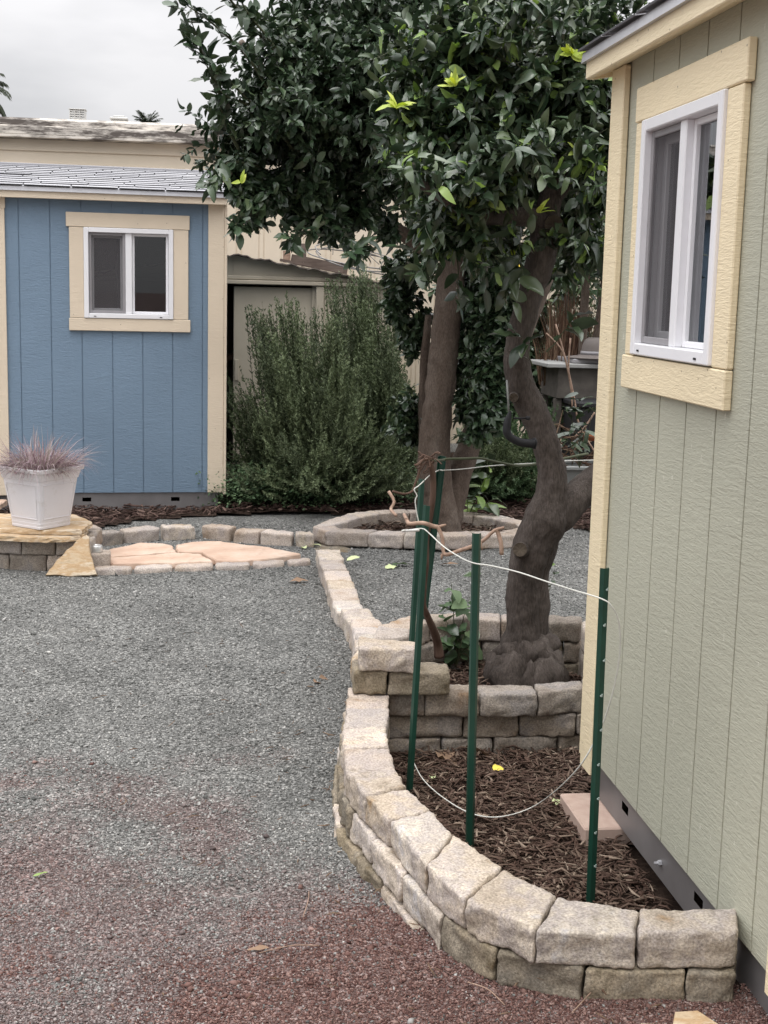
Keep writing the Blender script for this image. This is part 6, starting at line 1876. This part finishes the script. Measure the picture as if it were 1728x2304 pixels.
# felt hat
h0 = dy(1285, 779, BY - .05)
hb = MB()
hz0 = ta.z + .037
lathe(hb, (h0.x + .02, BY - .02, hz0), [(0, .235), (.004, .245), (.012, .24), (.022, .16), (.03, .128), (.05, .125), (.10, .118), (.145, .10), (.165, .07), (.158, .03), (.155, .005)], 28, .95)
ht = thing('hat', 'brown grey felt hat sitting on the white topped table', 'hat', (h0.x + .02, BY - .02, hz0))
hb.build('crown', M['bronze'], ht, True)
hb = MB(); lathe(hb, (h0.x + .02, BY - .02, hz0), [(.030, .1295), (.058, .1275)], 28, .95); hb.build('hat_band', M['greyframe'], ht, True)
# black crate, orange bowl, grey bin, brush pile
p0 = dy(1300, 905, BY - .3)
cb_ = MB()
cw, ch_ = .26, .26
zc0 = dy(1300, 985, BY - .3).z
cr = thing('planter_box', 'dark plastic planter box under the table at the right', 'planter', (p0.x, BY - .3, 0.0))
cb_.box(p0.x - cw, p0.x + cw, BY - .55, BY - .1, 0.0, zc0 + .40, .015)
cb_.box(p0.x - cw - .015, p0.x + cw + .015, BY - .565, BY - .085, zc0 + .4005, zc0 + .44, .008)
cb_.build('box_body', M['blackplastic'], cr)
b0 = dy(1268, 938, BY - .6)
bb = MB()
lathe(bb, (b0.x, BY - .75, b0.z - .03), [(0, .045), (.03, .075), (.055, .082), (.055, .074), (.03, .06), (.02, .01)], 20)
tag(bb.build('bowl', M['terracotta'], None, True, loc=(b0.x, BY - .75, b0.z - .03)), 'small orange bowl on the heap of dry brush', 'bowl')
g0 = dy(1255, 1030, 9.7)
bn = MB()
zt, zb_ = dy(1255, 1002, 9.7).z, 0.0
for (z_a, z_b, ha, hb_) in ((zb_, zt - .03, .17, .25),):
    V = []
    for z_, h_ in ((z_a, ha), (z_b, hb_)):
        for sx, sy in ((-1, -1), (1, -1), (1, 1), (-1, 1)): V.append((g0.x + .06 + sx * h_, 9.75 + sy * h_ * .75, z_))
    bn.add(V, [(0, 1, 5, 4), (1, 2, 6, 5), (2, 3, 7, 6), (3, 0, 4, 7), (3, 2, 1, 0)])
bi = thing('tub', 'grey plastic tub on the ground right of the near trunk', 'tub', (g0.x + .06, 9.75, 0))
bn.build('tub_body', M['greyplastic'], bi)
rm = MB()
for s_ in (-1, 1):
    rm.box(g0.x + .06 - .27, g0.x + .06 + .27, 9.75 + s_ * .195 - .018, 9.75 + s_ * .195 + .018, zt - .03, zt, .006)
    rm.box(g0.x + .06 + s_ * .255 - .016, g0.x + .06 + s_ * .255 + .016, 9.75 - .176, 9.75 + .176, zt - .029, zt - .001, .006)
rm.build('rim', M['greyplastic'], bi)
# heap of dry brush
r = np.random.default_rng(19)
hp = MB()
cb0 = dy(1262, 985, 10.0)
for k in range(150):
    a = cb0 + Vector((r.normal(0, .20), r.normal(0, .15), r.uniform(-.35, .16)))
    d = Vector((r.normal(0, 1), r.normal(0, 1), r.normal(0, .5))).normalized() * r.uniform(.15, .4)
    hp.tube([a, a + d * .5 + Vector((0, 0, r.uniform(-.03, .05))), a + d], [.006, .005, .002], 4)
tag(hp.build('brush_heap', M['dryplant'], None, loc=(cb0.x, cb0.y, 0)), 'heap of dry brown twigs and stalks at the back right', 'brush heap')
tall = MB()
for pts in ([(1200, 700), (1225, 790), (1240, 860), (1252, 920), (1290, 985)], [(1180, 720), (1215, 760), (1232, 830), (1236, 880)], [(1285, 890), (1265, 920), (1240, 945)], [(1232, 730), (1228, 800), (1238, 860)]):
    tall.tube(smooth_path([dy(x, y, 9.6) for x, y in pts], 5), .007, 5)
tag(tall.build('dry_stalk', M['cane'], None, True, loc=dy(1290, 985, 9.6)), 'long thin bare reddish stems rising between the near trunk and the green shed', 'dry plant')
# dry flower stalks
def stalks(label, x0, x1, ytop, ybot, Y, n, seed, m, wid=.03, name='dry_plant', lean=.15, cat='dry plant', spread=.3):
    r = np.random.default_rng(seed)
    B = np.array([tuple(dy(r.uniform(x0, x1), ybot + r.uniform(-8, 8), Y + r.uniform(-spread, spread))) for _ in range(n)])
    H = np.array([(dy(1200, ytop, Y).z - dy(1200, ybot, Y).z) * r.uniform(.55, 1.05) for _ in range(n)])
    D = unit(np.stack([r.normal(0, lean, n), r.normal(0, lean, n), np.ones(n)], -1))
    v_, f_ = ribbons(B, D, H, np.full(n, wid) * (.4 + r.random(n)), np.abs(r.normal(0, .35, n)), seg=4, seed=seed)
    return tag(obj(name, v_, f_, m, loc=tuple(B.mean(0))), label, cat)
stalks('stand of dry red brown flower stalks behind the near trunk', 1190, 1265, 610, 800, 11.3, 260, 51, [M['dryplant']], .016)
stalks('straw coloured dry stems low behind the near trunk, left of the table', 1165, 1225, 700, 830, 11.1, 120, 52, [M['dryplant']], .014)
# yucca: a rosette of stiff blades
yc = dy(1335, 760, 11.5)
n = 190
r = np.random.default_rng(23)
u = unit(r.normal(0, 1, (n, 3)) + np.array([-.25, -.1, .35]))
P = np.tile(np.array(yc), (n, 1)) + u * .05
v, f = ribbons(P, u, .42 + r.random(n) * .25, .012 + r.random(n) * .008, np.abs(r.normal(0, .15, n)), seg=3, seed=24, twist=.8)
yt = thing('yucca', 'grey green spiky yucca showing left of the green shed corner', 'plant', (yc.x, yc.y, 0))
obj('blades', v, f, M['yucca'], yt)
MB().tube([(yc.x, yc.y, 0), tuple(yc)], .07, 10).build('trunk', M['bark2'], yt, True)

def bushy(name, label, cl, seed, leaf_l, leaf_w, mats_, per=10, tl=.25, base=None, cat='shrub', trunk=None):
    c = dy(cl[0][0], cl[0][1], cl[0][4])
    t = thing(name, label, cat, (c.x, c.y, 0))
    crown(t, cl, seed, leaf_l, leaf_w, mats_, per=per, tl=tl, name='foliage', twig_r=.003)
    mb = MB()
    r = random.Random(seed)
    for (x, y, hx, hy, Y, ry, n) in cl:
        q = dy(x, y, Y)
        mb.tube(smooth_path([(c.x + r.uniform(-.1, .1), c.y, 0), ((c.x + q.x) / 2, (c.y + q.y) / 2, q.z * .5), tuple(q)], 4), [.05] * 4 + [.035] * 4 + [.02], 7)
    mb.build('trunk', M['bark2'], t, True)
    return t
bushy('leafy_shrub', 'light green leafy shrub hanging behind the green shed corner', [(1270, 520, 75, 90, 10.8, .6, 130), (1330, 430, 70, 120, 11.2, .6, 90), (1225, 620, 25, 30, 11.8, .3, 30)], 101, .10, .36, [M['leaf_mid'], M['leaf_mid'], M['herb']], per=9, tl=.3)
bushy('leafy_shrub', 'dark evergreen mass far back between the two citrus trunks', [(1080, 700, 90, 120, 12.2, .5, 200), (1130, 820, 80, 90, 12.0, .5, 130), (1020, 560, 80, 90, 12.4, .5, 120), (1180, 560, 70, 90, 12.3, .5, 110)], 102, .11, .42, [M['leaf_dark'], M['leaf_mid']], per=11, tl=.36)
bushy('leafy_shrub', 'green shrub at the back behind the potting table', [(1230, 850, 60, 70, 12.0, .5, 120), (1330, 820, 70, 60, 12.4, .4, 90), (1210, 720, 60, 60, 12.6, .4, 80), (1390, 700, 90, 160, 12.6, .6, 120)], 103, .085, .4, [M['herb'], M['leaf_mid']], per=11, tl=.28)
r = np.random.default_rng(29)
yl = np.array([tuple(dy(1108 + r.normal(0, 5), y_ + r.normal(0, 10), 11.9)) for y_ in (560, 575, 590, 620, 632) for _ in range(16)])
k = len(yl)
L = .05 + r.random(k) * .04
v, f = leaves(yl, r.normal(0, 1, (k, 3)), np.array([0, -1, .4]) + r.normal(0, .4, (k, 3)), L, L * .5, np.full(k, .2), np.full(k, .2), 30)
yb = thing('yellow_shrub', 'bright yellow leaved shrub glimpsed between the trunks', 'shrub', (yl[:, 0].mean(), 11.9, 0))
obj('foliage', v, f, M['yellowleaf'], yb)
MB().tube([(yl[:, 0].mean(), 11.9, 0), (yl[:, 0].mean(), 11.9, yl[:, 2].max())], [.02, .006], 6).build('stem', M['twig'], yb)
sh = sprout('thin dark leafed branch of a small shrub before the table at right', dy(1252, 1010, 9.2), [dy(x, y, 9.0) for x, y in ((1228, 870), (1262, 880), (1268, 905), (1215, 930), (1280, 870), (1250, 850))], 111, .12, .35, [M['leaf_dark'], M['leaf_mid']], n=7, cat='shrub', name='young_shrub')

# ------------------------------------------------------------------ fallen leaves, twigs, odd stones
def litter(px, py, z, label, m, L=.07, wr=.4, seed=0, cat='fallen leaf', group='fallen leaves', dirx=None, curl=.2, fold=.25):
    r = np.random.default_rng(seed)
    p = np.array([tuple(dz(px, py, z))]); p[0, 2] = z + .012 if z else float(gz(p[0, 0], p[0, 1])) + .012
    a = r.uniform(0, 6.28) if dirx is None else dirx
    D = np.array([[math.cos(a), math.sin(a), .12]])
    V, Fc = leaves(p, D, np.array([[r.normal(0, .25), r.normal(0, .25) - .15, 1.0]]), np.array([L]), np.array([L * wr]), np.array([fold]), np.array([curl]), seed)
    o = obj('fallen_leaf', V, Fc, m, loc=tuple(p[0]))
    return tag(o, label, cat, group)
litter(725, 1330, 0, 'pale green fallen leaf against the left side of the gravel edging', M['paleleaf'], .085, .5, 1, dirx=.4)
litter(660, 1188, 0, 'pale leaf on the gravel just right of the pink flagstone point', M['paleleaf'], .08, .45, 2)
litter(672, 1182, 0, 'second pale leaf right of the pink flagstone point, nearer the far ring', M['paleleaf'], .07, .45, 3)
litter(625, 1262, 0, 'brown curled fallen leaf on gravel in front of the flagstone oval', M['dryleaf'], .11, .4, 4, dirx=.2)
litter(575, 1222, 0, 'grey brown fallen leaf by the flush blocks of the oval', M['dryleaf'], .10, .4, 5, dirx=.1)
litter(500, 1222, 0, 'long dull fallen leaf left of the oval front on the gravel', M['dryleaf'], .11, .35, 6, dirx=3.1)
litter(775, 1207, .092, 'green leaf lying on the first edging block by the far ring', M['paleleaf'], .10, .5, 7)
litter(830, 1232, 0, 'pale green fallen leaf on gravel between edging and close stakes', M['paleleaf'], .10, .4, 8, dirx=.5)
litter(845, 1226, 0, 'darker green fallen leaf touching the pale one between edging and stakes', M['leaf_mid'], .13, .4, 9, dirx=.2)
litter(1040, 1250, 0, 'green brown fallen leaf on gravel left of the near trunk', M['leaf_mid'], .10, .5, 10, dirx=3.0)
litter(905, 1215, 0, 'dull fallen leaf on gravel just before the far ring front', M['dryleaf'], .10, .35, 11, dirx=.3)
litter(990, 1222, 0, 'thin dark fallen leaf under the hanging vine cane', M['dryleaf'], .11, .3, 12, dirx=2.9)
litter(680, 1480, 0, 'reddish brown curled bark scrap on grey gravel left of the curved wall', M['dryleaf'], .075, .45, 13, dirx=1.2, curl=.6)
litter(690, 1470, 0, 'dark twisted leaf tip beside the reddish bark scrap', M['dryleaf'], .05, .4, 14, dirx=.3, curl=.7)
litter(70, 1893, 0, 'small green sprig on the mauve gravel at the left edge', M['leaf_light'], .045, .25, 15, dirx=.5)
litter(580, 2093, 0, 'long tan curled leaf on red gravel at the bottom centre', M['dryleaf'], .05, .3, 16, dirx=3.0)
litter(1068, 1672, -.018, 'bright yellow leaf on the dark bark bed', M['yellowleaf'], .05, .6, 17, dirx=.8)
litter(1190, 1742, -.018, 'pale cream curled leaf on the bark by the pink paver', M['paleleaf'], .055, .5, 18, dirx=.2, curl=.5)
litter(935, 1690, -.018, 'pale leaf scrap at the foot of the ring wall beside the stakes', M['paleleaf'], .05, .45, 19, dirx=1.4)
for i, (x, y) in enumerate(((935, 1600), (965, 1615), (990, 1605), (950, 1632), (915, 1590), (1005, 1625))):
    litter(x, y, -.018, ['large red brown dead leaf, leftmost under the grey ring wall', 'red brown dead leaf in the middle of the drift under the ring wall', 'red brown dead leaf at the right of the drift below the ring', 'curled dead leaf nearest the camera in the drift under the ring', 'dead brown leaf in the dark corner where the walls meet', 'dry brown leaf lying just right of the dead leaf drift'][i], M['dryleaf'], .11, .55, 200 + i, curl=.3)
for i, (x0, y0, x1, y1, lab) in enumerate(((560, 2062, 690, 2040, 'thin straw twig on the gravel low left of the curved wall'), (1090, 2175, 1010, 2120, 'dry straw stem on red gravel below the curved wall'), (1235, 2195, 1330, 2110, 'long dry grass stem in front of the last wall block'), (655, 1955, 668, 1890, 'short straw twig on mauve gravel near the wall bulge'))):
    a, b_ = dz(x0, y0, .05), dz(x1, y1, .05)
    a.z = float(gz(a.x, a.y)) + .012; b_.z = float(gz(b_.x, b_.y)) + .012
    strand('twig', [a, (a + b_) / 2 + Vector((.006, .01, .004)), b_], .0014, M['cane'], lab, 'twig', k=4, n=5)
slab('stone', [(1.035, 3.075), (1.065, 3.065), (1.08, 3.09), (1.06, 3.115), (1.035, 3.105)], -.025, .008, M['stone_grey'], 'small grey stone on the bark beside the base of the green shed', 'stone', seed=44, st=.02)

for o in bpy.data.objects:
    if '_local' in o: del o['_local']
bpy.context.view_layer.update()
